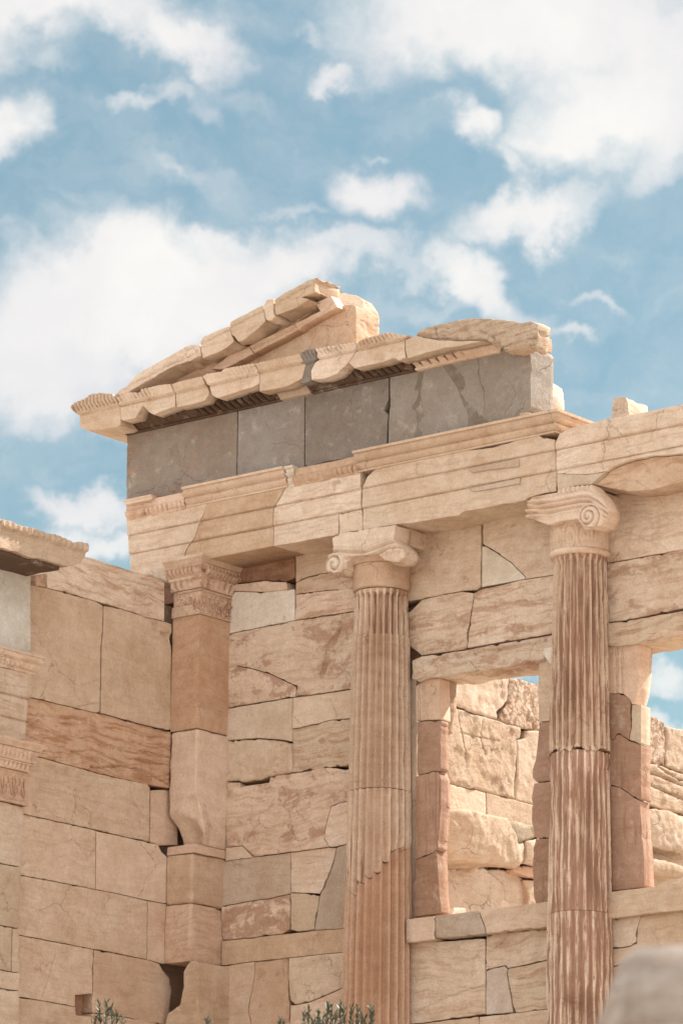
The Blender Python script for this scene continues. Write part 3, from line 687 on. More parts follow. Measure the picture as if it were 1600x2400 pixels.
wb(P('J', 690, 60, 780, 60, 776, 250, 745, 420, 733, 480, 742, 700, 745, 1045, 760, 1200, 780, 1400, 780, 1545, 690, 1550), name='jamb_block', at=.15, depth=.09, side=.008, tint='pink', streak=.5, patina=.3, rough=0.22)
wb(P('J', 500, 1592, 595, 1581, 820, 1554, 1400, 1478, 1400, 1628, 990, 1690, 590, 1735, 500, 1742), name='sill', at=-.09, depth=.5, tint='beige', patina=.1, vein=.4, rough=.12)
wb(P('J', 500, 1750, 595, 1742, 742, 1727, 722, 1790, 716, 1880, 680, 1898, 600, 1910, 500, 1925), tint='pale', patina=.05, vein=.2, rough=.12)
wb(P('J', 745, 1726, 1400, 1640, 1400, 1810, 990, 1905, 850, 1950, 600, 2012, 500, 2030, 500, 1930, 600, 1915, 680, 1903, 719, 1884, 726, 1790), tint='beige', patina=.12, vein=.4, rough=.15, cracks=[(P('J', 790, 1780, 830, 1850, 860, 1930), .005, .006)])
wb(P('J', 500, 2036, 600, 2018, 850, 1955, 1400, 1816, 1400, 2560, 500, 2560), tint='beige', patina=.2, vein=.5, rough=.2)
# dark joints and lost corners look into the core of the wall
bz = onY(700, 2470, 0).z
def corebox(x0, x1, z0, z1):
    rbox('wall_core', FW, x0, x1, .20, .40, z0, z1, res=.10, rough=.8, edge=.02, tint='pink', patina=.4)
wz0 = onY(1100, 2165, 0).z; wz1 = onY(1100, 1585, 0).z
wl = onY(950, 1700, 0).x; wr = onY(1262, 1700, 0).x
corebox(XL-.69, wl, 4.0, 11.42); corebox(wl+.002, wr, 4.0, wz0-.06); corebox(wl+.002, wr, wz1+.22, 11.3)
w2l = onY(1432, 1700, 0).x
corebox(wr+.002, w2l, 4.0, 11.3); corebox(w2l+.002, 5.4, 4.0, onY(1560, 2110, 0).z-.05); corebox(w2l+.002, 5.4, onY(1560, 1520, 0).z+.2, 11.3)
# plain courses under the frame down to the ledge that carries the columns, then to the ground
zc = 6.30; rnd = random.Random(4); row = 0
while zc > .1:
    h = min(.52, zc+.3); x = -2.3-.3*(row % 2)
    while x < 5.3:
        w = rnd.uniform(.9, 1.5); x2 = min(5.4, x+w)
        rbox('stone_block', FW, x+.003, x2-.003, 0 if zc > 5.3 else -.50, .40, zc-h+.003, zc-.003, res=.12, rough=.25, tint='beige', patina=.2, vein=.4)
        x = x2
    zc -= h; row += 1

# ------------------------------------------------------------------ side wall (returns towards the viewer at the left)
SW = thing('side_wall', 'plain wall of large smooth blocks running from the corner pilaster towards the viewer, left side', 'wall', (XL, -1.5, 0))
def sb(px, **k):
    nm = k.pop('name', 'stone_block'); k.setdefault('rough', .12); k.setdefault('chip', .35)
    return block(nm, px, SW, 'X', k.pop('at', XL), k.pop('depth', .5), **k)
sb(P('F', 288, 503, 330, 488, 400, 462, 520, 403, 560, 412, 620, 432, 720, 462, 800, 490, 900, 515, 1008, 556, 1008, 799, 900, 775, 740, 719, 600, 678, 292, 594), tint='cream', patina=.22, vein=1., rough=.35, chip=.6, cracks=[(P('F', 760, 545, 870, 572, 1005, 612), .008, .016), (P('F', 520, 410, 640, 455, 760, 480, 1000, 548), .006, .008), (P('F', 300, 545, 420, 570, 540, 625), .004, .006)])
sb(P('F', 216, 517, 284, 505, 288, 594, 222, 584), tint='pink', patina=.45, at=XL-.03, depth=.4)
sb(P('F', 100, 555, 190, 577, 290, 597, 600, 681, 632, 705, 630, 860, 618, 960, 615, 1200, 611, 1350, 590, 1360, 400, 1315, 190, 1264, 100, 1240), tint='beige', patina=.14, vein=.2, cracks=[(P('F', 500, 1190, 540, 1185, 600, 1160), .008, .006), (P('F', 470, 1330, 530, 1310, 600, 1305), .006, .01)])
sb(P('F', 637, 706, 740, 724, 900, 777, 1052, 814, 1052, 868, 1036, 905, 1050, 970, 1048, 1463, 1030, 1466, 850, 1425, 620, 1361, 623, 1200, 626, 960, 636, 860), tint='beige', patina=.16, vein=.25, holes=[(P('F', 978, 856, 1000, 866, 1042, 866, 1050, 885, 1036, 904, 1030, 930, 1010, 905, 985, 885), .025)])
sb(P('F', 60, 1237, 190, 1269, 400, 1319, 620, 1368, 850, 1431, 1050, 1478)+P('G', 1052, 350, 1040, 517, 920, 496, 620, 427, 240, 322, 60, 278), tint='orange', patina=.30, vein=1.15, rough=.5,
   cracks=[(P('G', 560, 385, 640, 390, 750, 380, 850, 400, 930, 430, 1030, 490), .014, .03), (P('G', 150, 190, 300, 240, 450, 290, 540, 330), .010, .014), (P('G', 150, 60, 300, 75, 420, 100), .008, .01), (P('G', 740, 330, 850, 345, 930, 375), .014, .014), (P('G', 400, 190, 640, 250, 900, 290, 1040, 330), .005, .008)])
sb(P('G', 60, 282, 240, 326, 620, 431, 800, 470, 905, 492, 918, 512, 915, 844, 800, 820, 590, 771, 320, 710, 200, 685, 60, 650), tint='beige', patina=.12, vein=.4, cracks=[(P('G', 815, 478, 800, 520, 830, 610, 870, 675, 912, 700), .006, .010)])
sb(P('G', 922, 528, 1045, 524, 1090, 560, 1090, 866, 975, 864, 919, 846), tint='pink', patina=.2, at=XL-.03)
sb(P('G', 60, 654, 200, 689, 320, 714, 588, 776, 586, 1134, 340, 1086, 140, 1049, 60, 1031), tint='beige', patina=.08, vein=.35)
sb(P('G', 592, 779, 800, 823, 900, 848, 972, 864, 988, 900, 1028, 940, 1028, 1224, 905, 1204, 740, 1164, 590, 1135), tint='beige', patina=.1, vein=.2)
sb(P('G', 60, 1034, 140, 1052, 340, 1089, 588, 1138, 740, 1167, 903, 1207, 900, 1564, 760, 1535, 570, 1500, 340, 1455, 130, 1416, 60, 1402), tint='beige', patina=.1, vein=.3)
sb(P('G', 907, 1208, 1028, 1228, 1020, 1592, 975, 1586, 904, 1568), tint='pink', patina=.15, vein=.3)
sb(P('G', 60, 1406, 130, 1420, 340, 1460, 573, 1503, 568, 1774, 463, 1782, 462, 1852, 260, 1815, 120, 1795, 60, 1786), tint='beige', patina=.1, vein=.3, cracks=[(P('G', 345, 1530, 320, 1620, 290, 1720, 262, 1812), .005, .008)])
sb(P('G', 577, 1505, 760, 1539, 900, 1568, 975, 1590, 1000, 1632, 1040, 1680, 1050, 1740, 1045, 1860, 1040, 1968, 860, 1940, 780, 1917, 570, 1890, 571, 1775), tint='pink', patina=.12, vein=.3, chip=.8)
sb(P('G', 60, 1790, 120, 1799, 260, 1819, 463, 1855, 466, 1905, 562, 1914, 562, 2200, 60, 2110), tint='beige', patina=.1, vein=.3)
sb(P('G', 565, 1895, 780, 1921, 1010, 1966, 1010, 2290, 566, 2200), tint='pink', patina=.1, vein=.3)
sb(P('G', 455, 1760, 580, 1770, 580, 1930, 455, 1920), at=XL-.13, depth=.3, tint='brown', patina=.9, rough=1.)
rbox('wall_core', SW, XL-.5, XL-.03, -.30, .19, 10.91, 11.22, res=.06, rough=.5, tint='brown', patina=.5)
rbox('wall_core', SW, XL-.48, XL-.20, -2.9, .19, 4.2, 10.9, res=.12, rough=.6, tint='pink', patina=.3)
for r_ in range(12):
    z1 = 6.35-r_*.52; y = -3.6
    if z1 < .1: break
    while y < -.5:
        y2 = min(-.5, y+rnd.uniform(.8, 1.4)); rbox('stone_block', SW, XL-.5, XL-.002, y+.003, y2-.003, z1-.517, z1-.003, res=.13, rough=.2, tint='beige', patina=.15); y = y2

# ------------------------------------------------------------------ corner pilaster
CPil = thing('corner_pilaster', 'square marble pilaster with carved egg-and-leaf capital in the corner where the walls meet', 'pilaster', (XL, AR, 0))
AX0, AX1 = XL+.004, onY(467, 1500, AR).x
zP = lambda x, y: onY(x, y, AR).z
zt = zP(*P('D', 577, 884)[0]); zj1 = zP(465, 1706); zj2 = zP(*P('G', 1205, 852)[0]); zj3 = zP(*P('G', 1198, 1212)[0]); zj4 = zP(*P('G', 1190, 1572)[0])
rbox('pilaster_block', CPil, AX0, AX1, AR, .25, zj1+.003, zt, res=.03, edge=.008, rough=.08, tint='orange', patina=.12, vein=.25, streak=.1)
bc = onY(*P('G', 1190, 720)[0], AR); bc2 = onY(*P('G', 1050, 880)[0], AR)
def carve_pil(V, n):
    # the lower left and centre of this block have broken away
    for c, r, k in (((bc.x-.03, AR-.05, bc.z-.05), .24, .10), ((bc2.x+.03, AR-.02, bc2.z-.02), .30, .22), ((bc2.x+.2, AR-.08, bc2.z+.06), .2, .12)):
        d = V-np.array(c); L = np.linalg.norm(d*np.array([1, 1, .8]), axis=1)+.05*fbm(V, 7, 3, 3)
        w = np.clip(1-L/r, 0, 1)**.7
        V = V+np.stack([w*k*(.35+0*w), w*k*1.1, w*0], 1)
    ex = np.clip(1-np.abs(V[:, 0]-AX0)/.05, 0, 1)*np.clip(1-np.abs(V[:, 1]-AR)/.05, 0, 1)
    V[:, 0] += ex*.03*np.clip(fbm(V, 3, 3, 5)+.3, 0, 1)
    return V
rbox('pilaster_block', CPil, AX0+.005, AX1+.003, AR-.002, .25, zj2+.003, zj1-.002, res=.022, edge=.02, rough=.45, carve=carve_pil, tint='beige', patina=.28, vein=.2, streak=.3)
rbox('pilaster_block', CPil, AX0, AX1, AR, .25, zj2-.085, zj2, res=.025, edge=.006, rough=.1, tint='pink', patina=.1)
rbox('pilaster_block', CPil, AX0, AX1-.02, AR, .22, zj3+.002, zj2-.088, res=.025, edge=.018, rough=.3, tint='pink', patina=.15, vein=.3)
def carve_low(V, n):
    w = np.clip(1-np.abs(V[:, 1]+.02)/.12, 0, 1)*(V[:, 0] > AX1-.12); V[:, 0] -= w*.05*np.clip(fbm(V, 5, 3, 3)+.4, 0, 1); return V
rbox('pilaster_block', CPil, AX0, AX1-.02, AR, .20, zj4, zj3-.002, res=.025, edge=.022, rough=.4, carve=carve_low, tint='pink', patina=.3, vein=.5)
block('pilaster_block', P('G', 1165, 1573, 1200, 1573, 1215, 1600, 1215, 2300, 1015, 2300, 1015, 1960, 1030, 1895, 1100, 1842, 1125, 1730, 1125, 1640, 1145, 1600), CPil, 'Y', AR, .62, side=.02, tint='beige', patina=.2, streak=.4, vein=.3, rough=.4)
block('pilaster_block', P('G', 985, 2250, 1215, 2250, 1215, 3600, 985, 3600), CPil, 'Y', AR+.01, .6, res=.08, tint='beige', patina=.2, streak=.2)
# capital: front and side mouldings mitred round the corner
cap = bpy.data.objects.new('capital', None); cap.location = (0, 0, 0); link(cap, CPil); cap.location = (0, 0, 0)
def zc_(y, x=590): return onY(*P('D', x, y)[0], AR-.05).z
zs = [zc_(523), zc_(570), zc_(578), zc_(640), zc_(648), zc_(662), zc_(705), zc_(722), zc_(735)]
x_l = onY(*P('D', 445, 800)[0], AR).x
pth = [(x_l-.02, AR), (AX1, AR), (AX1, .05)]; pth_top = [(XL-.05, AR), (AX1, AR), (AX1, .05)]
sweep('abacus', cap, pth_top, [(0, zs[1]+.0), (.085, zs[1]), (.105, zs[0]-.05), (.13, zs[0]-.03), (.13, zs[0]), (0, zs[0]+.001)], res=.02, rough=.35, ragged=.03, tint='beige', patina=.25)
sweep('leaf_moulding', cap, pth_top, [(0, zs[3]), (.055, zs[3]), (.06, zs[3]+.012), (.075, zs[3]+.03), (.1, zs[1]-.02), (.085, zs[1]-.002), (0, zs[1]-.001)], eggs=[(zs[3]+.01, zs[1]-.01, .052, .055, 'leaf')], res=.007, rough=.3, ragged=.04, tint='pink', patina=.45, streak=.2)
sweep('egg_moulding', cap, [(XL-.01, AR), (AX1, AR), (AX1, .05)], [(0, zs[6]-.015), (.03, zs[6]-.015), (.035, zs[6]), (.05, zs[5]-.01), (.075, zs[4]-.015), (.06, zs[3]-.002), (0, zs[3]-.001)], eggs=[(zs[6]-.005, zs[3]-.008, .075, .070, 'egg')], res=.007, rough=.4, ragged=.04, tint='pink', patina=.5, streak=.2)
sweep('bead_moulding', cap, pth, [(0, zs[7]-.018), (.018, zs[7]-.018), (.028, zs[7]-.005), (.018, zs[7]+.008), (.028, zs[6]-.02), (0, zs[6]-.017)], eggs=[(zs[7]-.02, zs[7]+.01, .035, .02, 'bead')], res=.007, rough=.35, ragged=.03, tint='pink', patina=.5)
sweep('carved_neck', cap, pth, [(0, zt+.001), (.012, zt+.002), (.016, zt+.1), (.02, zs[7]-.022), (0, zs[7]-.02)], eggs=[(zt+.01, zs[7]-.03, .12, .055, 'anthemion'), (zt+.02, zs[7]-.12, .06, .03, 'leaf')], res=.008, rough=.6, ragged=.03, tint='pink', patina=.5, streak=.1)
rbox('capital_core', cap, XL-.0+.002, AX1-.004, AR+.004, .2, zt-.0, zs[0]-.004, res=.06, rough=.2, tint='pink', patina=.3)
q0 = onY(*P('D', 400, 840)[0], AR-.02); q1 = onY(*P('D', 528, 905)[0], AR-.02)
rbox('repair_patch', CPil, q0.x, q1.x, AR-.022, .0, zt-.002, onY(*P('D', 528, 826)[0], AR-.02).z, res=.025, edge=.004, rough=.05, tint='beige', patina=.0)

# ------------------------------------------------------------------ fluted columns
def flutes(R0, wearfn, nfl=24, ztop=None, phase=0.0):
    def f(T, Z, R):
        t = (T*nfl/(2*math.pi)+phase) % 1.0
        a = np.clip(np.abs(t-.5)/.43, 0, 1); g = np.sqrt(1-a**2)
        pts = np.stack([np.cos(T)*1.0, np.sin(T)*1.0, Z*.8], -1).reshape(-1, 3)
        w = wearfn(T, Z)
        dp = .056*g*w
        if ztop is not None: dp = dp*np.clip((ztop-.07+.035*g-Z)/.02, 0, 1)
        q = np.stack([np.cos(T)*2.2, np.sin(T)*2.2, Z*3.0], -1).reshape(-1, 3)
        ch = np.clip(fbm(q, 2.2, 4, phase+R0*37).reshape(T.shape)-.12, 0, 1)
        R = R-dp-ch*.045*(1-g)*(.3+np.clip(1.2-w, 0, 1))-(1-w)*.012*(1-g)
        return R, g*.9
    return f
def capital_relief(cx, cz, r, dirn=1, turns=2.8, amp=.034):
    def f(u, v):
        dx = (u-cx)*dirn; dz = v-cz; d = np.sqrt(dx**2+dz**2); th = np.arctan2(dz, dx)
        k = d/r; s = (np.clip(k, .17, 2)**.8*turns - th/(2*math.pi)) % 1.0
        prof = .75*np.sqrt(np.clip(1-((s-.56)/.44)**2, 0, 1))-1.0*np.exp(-((s-.06)/.07)**2)-.5*np.exp(-((s-1.0)/.05)**2)
        eye = k < .17
        cone = (1-np.clip(k, 0, 1))*.55
        return np.where(k < 1.0, (np.where(eye, .9*np.sqrt(np.clip(1-(k/.17)**2, 0, 1)), prof)+cone)*amp*np.clip((1.02-k)*10, 0, 1), 0), k
    return f
NT_ = 24*11
def wear_a(lo, hi, sc, seed):
    def f(T, Z):
        q = np.stack([np.cos(T)*.7, np.sin(T)*.7, Z*.9], -1).reshape(-1, 3)
        return np.clip(lo+(hi-lo)*(fbm(q, sc, 3, seed).reshape(T.shape)*1.6+.6), lo, hi)
    return f
def zl(a, b, st): n_ = max(2, int(abs(b-a)/st)); return np.linspace(a, b, n_+1)
# axis and radius from the silhouettes
def col_at(px, py): return onY(px, py, -.14)
C2x = .5*(col_at(889.5, 1410).x+col_at(886.5, 2383).x); C3x = .5*(col_at(1358.5, 1321).x+col_at(1359.5, 2218).x); CY = -.14
def rad2(z): return np.interp(z, [5.3, 6.65, 7.85, 10.2, 10.6], [.345, .327, .315, .274, .266])
def rad3(z): return np.interp(z, [5.3, 7.1, 9.0, 10.62], [.335, .318, .285, .246])
C2 = thing('engaged_column', 'left fluted column, smooth orange lower drum, plain collar under its damaged scroll capital', 'column', (C2x, CY, 5.3), 'engaged columns on the facade')
C3 = thing('engaged_column', 'right fluted column, heavily brown streaked and chipped, capital with an intact spiral scroll', 'column', (C3x, CY, 5.3), 'engaged columns on the facade')
za = col_at(888, 1393).z; zb = col_at(888, 1497).z; zd = col_at(888, 1858).z
zend = {}
# zigzag break between old drum and new one: different height on every flute
def zig(T):
    n_ = np.floor(T*24/(2*math.pi)); e = col_at(888, 2020).z
    # viewer sees angles around -130 .. -50 degrees; break runs from low at the left to high at the right
    view = math.atan2(CP.y-CY, CP.x-C2x)
    a = (n_+.5)*2*math.pi/24-view; a = (a+math.pi) % (2*math.pi)-math.pi
    lowp = np.interp(a, [-1.5, -1.2, -.85, -.6, -.3, 0, .3, .6, .9, 1.2, 1.5], [2100, 2090, 2098, 2060, 2045, 2035, 2010, 1975, 1982, 1982, 1982])
    return np.array([0])+(col_at(888, 1200).z+(lowp-1200)*(col_at(888, 2200).z-col_at(888, 1200).z)/1000.)
# angle convention: image left is negative relative angle? it is resolved from the camera's right vector
vw = math.atan2(CP.y-CY, CP.x-C2x)
sgn = 1.0 if (math.cos(vw+.3)*CR_.x+math.sin(vw+.3)*CR_.y) > 0 else -1.0
def zig(T, pad=0):
    n_ = np.floor((T % (2*math.pi))*24/(2*math.pi)+1e-6); a = ((n_+.5)*2*math.pi/24-vw+math.pi) % (2*math.pi)-math.pi; a = a*sgn
    py = np.interp(a, [-1.6, -1.25, -1.0, -.78, -.5, -.2, .05, .3, .6, .9, 1.6], [2070, 2078, 2096, 2100, 2066, 2060, 2045, 2018, 1984, 1992, 1975])
    fr = ((T*24/(2*math.pi)) % 1.0)
    return col_at(888, 1900).z+(py-1900)*(col_at(888, 2200).z-col_at(888, 1900).z)/300.-.035*np.sqrt(np.clip(1-((fr-.5)/.5)**2, 0, 1))
zz = zl(5.35, zd-.004, .035)
def drum_low():
    prof = [(rad2(z), z) for z in zl(5.35, 8.5, .04)]
    zt_ = 8.5
    def vf(T, Z): return Z.min()+(Z-Z.min())*(zig(T)-.004-Z.min())/(zt_-Z.min())
    fl = flutes(.33, lambda T, Z: np.ones_like(T)*1.0)
    def fn(T, Z, R):
        R2, g = fl(T, Z, R); return R2+0.004, g
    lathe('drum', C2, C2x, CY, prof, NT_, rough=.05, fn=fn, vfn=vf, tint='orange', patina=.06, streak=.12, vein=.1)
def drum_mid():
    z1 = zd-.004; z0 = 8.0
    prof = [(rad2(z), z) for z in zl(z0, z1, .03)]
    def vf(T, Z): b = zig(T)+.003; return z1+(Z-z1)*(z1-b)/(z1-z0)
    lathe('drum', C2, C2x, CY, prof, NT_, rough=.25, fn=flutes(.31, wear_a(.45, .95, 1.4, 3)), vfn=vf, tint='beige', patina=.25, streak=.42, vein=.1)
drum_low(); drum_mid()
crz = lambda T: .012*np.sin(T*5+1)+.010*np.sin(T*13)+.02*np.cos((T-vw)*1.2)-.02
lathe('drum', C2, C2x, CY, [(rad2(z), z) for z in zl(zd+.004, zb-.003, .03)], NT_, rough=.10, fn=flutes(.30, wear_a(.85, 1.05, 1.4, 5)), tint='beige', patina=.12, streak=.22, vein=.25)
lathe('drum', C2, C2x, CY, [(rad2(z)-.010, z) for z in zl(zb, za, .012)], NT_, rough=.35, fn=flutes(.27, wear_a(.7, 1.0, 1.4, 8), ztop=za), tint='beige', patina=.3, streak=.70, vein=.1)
# first column: collar, ring mouldings, scroll capital
cap2 = bpy.data.objects.new('capital', None); link(cap2, C2)
z0c = col_at(888, 1391).z; z1c = col_at(888, 1334).z
lathe('collar', cap2, C2x, CY, [(.262, z0c), (.276, z0c+.01), (.274, z0c+.1), (.276, z1c-.01), (.276, z1c)], 72, rough=.05, tint='pink', patina=.02, vein=.1)
lathe('ring_moulding', cap2, C2x, CY, [(.26, z1c+.001), (.292, z1c+.006), (.292, z1c+.02), (.30, z1c+.028), (.318, z1c+.05), (.332, z1c+.085), (.325, z1c+.12), (.28, z1c+.14)], 84, rough=.08, tint='pink', patina=.06)
vc = onY(*P('E', 222, 455)[0], -.52)
zE = lambda x, y, yy=-.52: onY(*P('E', x, y)[0], yy)
sp2 = capital_relief(vc.x, vc.z, .115, 1, turns=1.7)
vr = zE(560, 385)
def cap2fn(uv, p):
    u, v = uv[:, 0], uv[:, 1]
    s, k = sp2(u, v)
    a0 = zE(210, 300); a1 = zE(600, 230); b0 = zE(215, 372); b1 = zE(400, 372); b2 = zE(520, 322)
    ctr = np.interp(u, [zE(210, 0).x, zE(290, 0).x, zE(390, 0).x, zE(480, 0).x, zE(560, 0).x, zE(640, 0).x], [zE(212, 368).z, zE(290, 372).z, zE(390, 376).z, zE(480, 345).z, zE(560, 318).z, zE(640, 300).z])
    dz = v-ctr
    can = np.zeros_like(u)
    for o, am, w in ((.028, .016, .010), (.0, -.018, .014), (-.032, .016, .012), (-.062, -.020, .016), (-.092, .014, .012)):
        can += am*np.exp(-((dz-o)/w)**2)
    can += np.where(dz > .045, .012, 0)
    lump = .05*np.exp(-(((u-vr.x)/.09)**2+((v-vr.z)/.09)**2))*(1+.5*fbm(p, 14, 3, 5))
    wv = .02*np.sin((u-v*.4)*90)*np.exp(-(((u-zE(600, 370).x)/.10)**2+((v-zE(600, 370).z)/.07)**2))
    gr = np.where(k < 1.0, np.clip(-s*40, 0, 1), np.clip(-can*45, 0, 1))
    return np.where(k < 1.02, s*1.0+.02, can*np.clip((k-1.0)*6, 0, 1))+lump+wv-.05*np.clip((u-zE(605, 0).x)/.05, 0, 1)*np.clip((v-zE(0, 330).z)/.05, 0, 1), gr
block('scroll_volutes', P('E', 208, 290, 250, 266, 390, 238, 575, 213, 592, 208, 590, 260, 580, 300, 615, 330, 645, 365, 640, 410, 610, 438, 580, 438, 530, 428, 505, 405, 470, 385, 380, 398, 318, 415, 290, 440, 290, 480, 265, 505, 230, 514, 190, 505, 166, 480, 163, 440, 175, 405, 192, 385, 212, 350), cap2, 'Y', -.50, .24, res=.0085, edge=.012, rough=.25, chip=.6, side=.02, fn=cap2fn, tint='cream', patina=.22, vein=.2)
bx0 = zE(605, 300, -.45).x
pb = [(bx0-.02, -.46), (bx0+.05, -.42), (bx0+.07, -.3), (bx0+.02, -.2), (bx0+.06, -.08), (bx0+.06, .0)]
def bol(name, parent, x, z, r, y0, y1, prof, seed, **att):
    """the rolled side of a scroll capital, a turned shape lying along the depth of the wall"""
    n_ = 30; V = []; F = []; ys = np.linspace(0, 1, 24); nt = 40
    for i, t in enumerate(ys):
        rr = r*np.interp(t, [q[0] for q in prof], [q[1] for q in prof])
        for k in range(nt): a = 2*math.pi*k/nt; V.append((x+rr*math.cos(a), y0+(y1-y0)*t, z+rr*math.sin(a)))
    V = np.array(V); V += (fbm(V, 8, 3, seed)*.012)[:, None]*np.array([1, 0, 1])
    for i in range(len(ys)-1):
        for k in range(nt):
            k2 = (k+1) % nt; F.append([i*nt+k2, i*nt+k, (i+1)*nt+k, (i+1)*nt+k2])
    F.append(list(range(nt))); F.append([(len(ys)-1)*nt+k for k in range(nt)][::-1])
    return finish(name, V, F, STONE, parent, attrs(**att), sharp_angle=50)
pr_b = [(0, 1.0), (.14, 1.05), (.22, .90), (.28, .95), (.46, .72), (.54, .80), (.6, .68), (.68, .78), (.74, .70), (.9, .72), (1, .6)]
vv = zE(650, 380, -.4); bol('bolster', cap2, vv.x-.10, vv.z+.02, .080, -.44, -.10, pr_b, 3, tint='pink', patina=.35)
vv = zE(235, 450, -.4); bol('bolster', cap2, vc.x+.0, vc.z, .095, -.49, .02, pr_b, 4, tint='pink', patina=.25)
rbox('abacus', cap2, zE(225, 300, -.44).x, zE(600, 220, -.44).x+.0, -.42, .05, zE(400, 320, -.44).z-.05, 11.225, res=.03, rough=.3, tint='beige', patina=.4)

# second column
zt3 = col_at(1359, 1308).z
def wear3(T, Z):
    q = np.stack([np.cos(T)*.8, np.sin(T)*.8, Z*.9], -1).reshape(-1, 3)
    w = fbm(q, 1.5, 3, 21).reshape(T.shape)*1.3+.62
    zq = col_at(1359, 1775).z
    w = w*np.where(np.abs(Z-(zq-.06)) < .20, np.clip(np.abs(Z-(zq-.06))/.20, .12, 1), 1)
    w = np.where(Z > zq+.05, np.clip(w, .75, 1.05), np.clip(w, .12, .9))
    return w
zq3 = col_at(1359, 1770).z; zr3 = col_at(1359, 2145).z
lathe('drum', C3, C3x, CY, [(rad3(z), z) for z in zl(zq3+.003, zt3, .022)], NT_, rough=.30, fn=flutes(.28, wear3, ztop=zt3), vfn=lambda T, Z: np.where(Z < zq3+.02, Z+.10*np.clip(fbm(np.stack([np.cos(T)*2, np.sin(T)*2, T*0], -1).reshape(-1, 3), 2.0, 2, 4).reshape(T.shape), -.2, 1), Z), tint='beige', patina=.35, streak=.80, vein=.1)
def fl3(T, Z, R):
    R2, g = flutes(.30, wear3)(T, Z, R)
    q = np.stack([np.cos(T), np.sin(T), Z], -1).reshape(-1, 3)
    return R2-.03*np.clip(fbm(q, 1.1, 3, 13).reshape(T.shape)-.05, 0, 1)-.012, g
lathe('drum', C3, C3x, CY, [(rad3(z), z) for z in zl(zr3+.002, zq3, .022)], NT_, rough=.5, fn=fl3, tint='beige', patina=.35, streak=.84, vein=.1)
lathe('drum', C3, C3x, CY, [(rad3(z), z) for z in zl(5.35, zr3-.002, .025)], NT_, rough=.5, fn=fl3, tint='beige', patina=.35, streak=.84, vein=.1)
cap3 = bpy.data.objects.new('capital', None); link(cap3, C3)
zC = lambda x, y, yy=-.50: onY(*P('C', x, y)[0], yy)
zn1 = col_at(1359, 1226).z
def neckfn(T, Z, R):
    a = T*24/(2*math.pi)/2; t = a % 1.0; w = (Z-zt3)/(zn1-zt3)
    e = np.sin(((t-.5)**2+(w-.45)**2*1.2)**.5*24+np.arctan2(w-.2, t-.499))*.6+np.cos(t*2*np.pi*2)*.3
    q = np.stack([np.cos(T), np.sin(T), Z], -1).reshape(-1, 3)
    wr = np.clip(.6+1.6*fbm(q, 2.2, 3, 6).reshape(T.shape), 0, 1)*((np.cos(T-vw-sgn*-.75) > .35)*.9+.1)
    win = np.clip(w*8-.4, 0, 1)*np.clip((1-w)*8-.6, 0, 1)
    return R+.016*e*wr*win, np.clip(-e, 0, 1)*wr*win*1.2
lathe('carved_neck', cap3, C3x, CY, [(.264, z) for z in zl(zt3+.045, zn1, .008)], 24*16, rough=.3, fn=neckfn, tint='beige', patina=.3, streak=.2)
lathe('ring_moulding', cap3, C3x, CY, [(.25, zt3-.012), (.268, zt3-.01), (.282, zt3+.008), (.286, zt3+.025), (.276, zt3+.042), (.262, zt3+.046)], 84, rough=.2, tint='beige', patina=.2)
lathe('ring_moulding', cap3, C3x, CY, [(.25, zn1-.002), (.285, zn1+.02), (.31, zn1+.06), (.30, zn1+.1), (.25, zn1+.12)], 84, rough=.5, tint='beige', patina=.3)
v3 = zC(698, 1215, -.54); rv3 = abs(zC(808, 1215, -.54).x-v3.x)*.92
sp3 = capital_relief(v3.x, v3.z, rv3, -1, amp=.034)
def cap3fn(uv, p):
    u, v = uv[:, 0], uv[:, 1]; s, k = sp3(u, v)
    xs = [zC(a, 0).x for a in (120, 250, 400, 520, 620, 700, 780, 860)]
    ctr = np.interp(u, xs, [zC(120, 1120).z, zC(250, 1120).z, zC(400, 1100).z, zC(520, 1078).z, zC(620, 1060).z, zC(700, 1060).z, zC(780, 1100).z, zC(860, 1170).z])
    dz = v-ctr; can = np.zeros_like(u)
    for o, am, w in ((.040, .014, .008), (.022, -.016, .008), (.004, .014, .008), (-.020, -.022, .014), (-.045, .015, .010), (-.066, -.016, .010), (-.09, .013, .010)):
        can += am*np.exp(-((dz-o*1.05)/w)**2)
    lft = np.exp(-((u-zC(190, 0).x)/.10)**2)*.022*np.sin((v-zC(0, 1200).z)*95)
    ab = np.where(dz > .075, -.02+.018*np.sin(u*120)*(dz > .09)*(u > zC(400, 0).x), 0)
    sw = .03*np.exp(-((k-1.0)/.12)**2)
    gr = np.where(k < 1.0, np.clip(-s*40, 0, 1), np.clip(-can*45, 0, 1))
    return np.where(k < 1.0, s+.028, can*np.clip((k-1)*5, 0, 1)+sw*.8)+ab+lft*(k > 1.1)-.03*np.exp(-((u-zC(330, 0).x)/.10)**2)*np.clip((zC(0, 1180).z-v)/.05, 0, 1), gr
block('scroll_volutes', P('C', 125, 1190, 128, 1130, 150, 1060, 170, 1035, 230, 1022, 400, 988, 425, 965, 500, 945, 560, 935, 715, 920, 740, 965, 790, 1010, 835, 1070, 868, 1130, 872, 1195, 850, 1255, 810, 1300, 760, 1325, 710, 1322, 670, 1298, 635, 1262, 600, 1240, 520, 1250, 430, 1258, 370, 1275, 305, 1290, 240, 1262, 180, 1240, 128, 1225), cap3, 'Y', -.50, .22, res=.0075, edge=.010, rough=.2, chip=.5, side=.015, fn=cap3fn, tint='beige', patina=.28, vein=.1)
bol('bolster', cap3, v3.x-.01, v3.z+.0, rv3*.92, -.49, -.20, pr_b, 7, tint='beige', patina=.28)
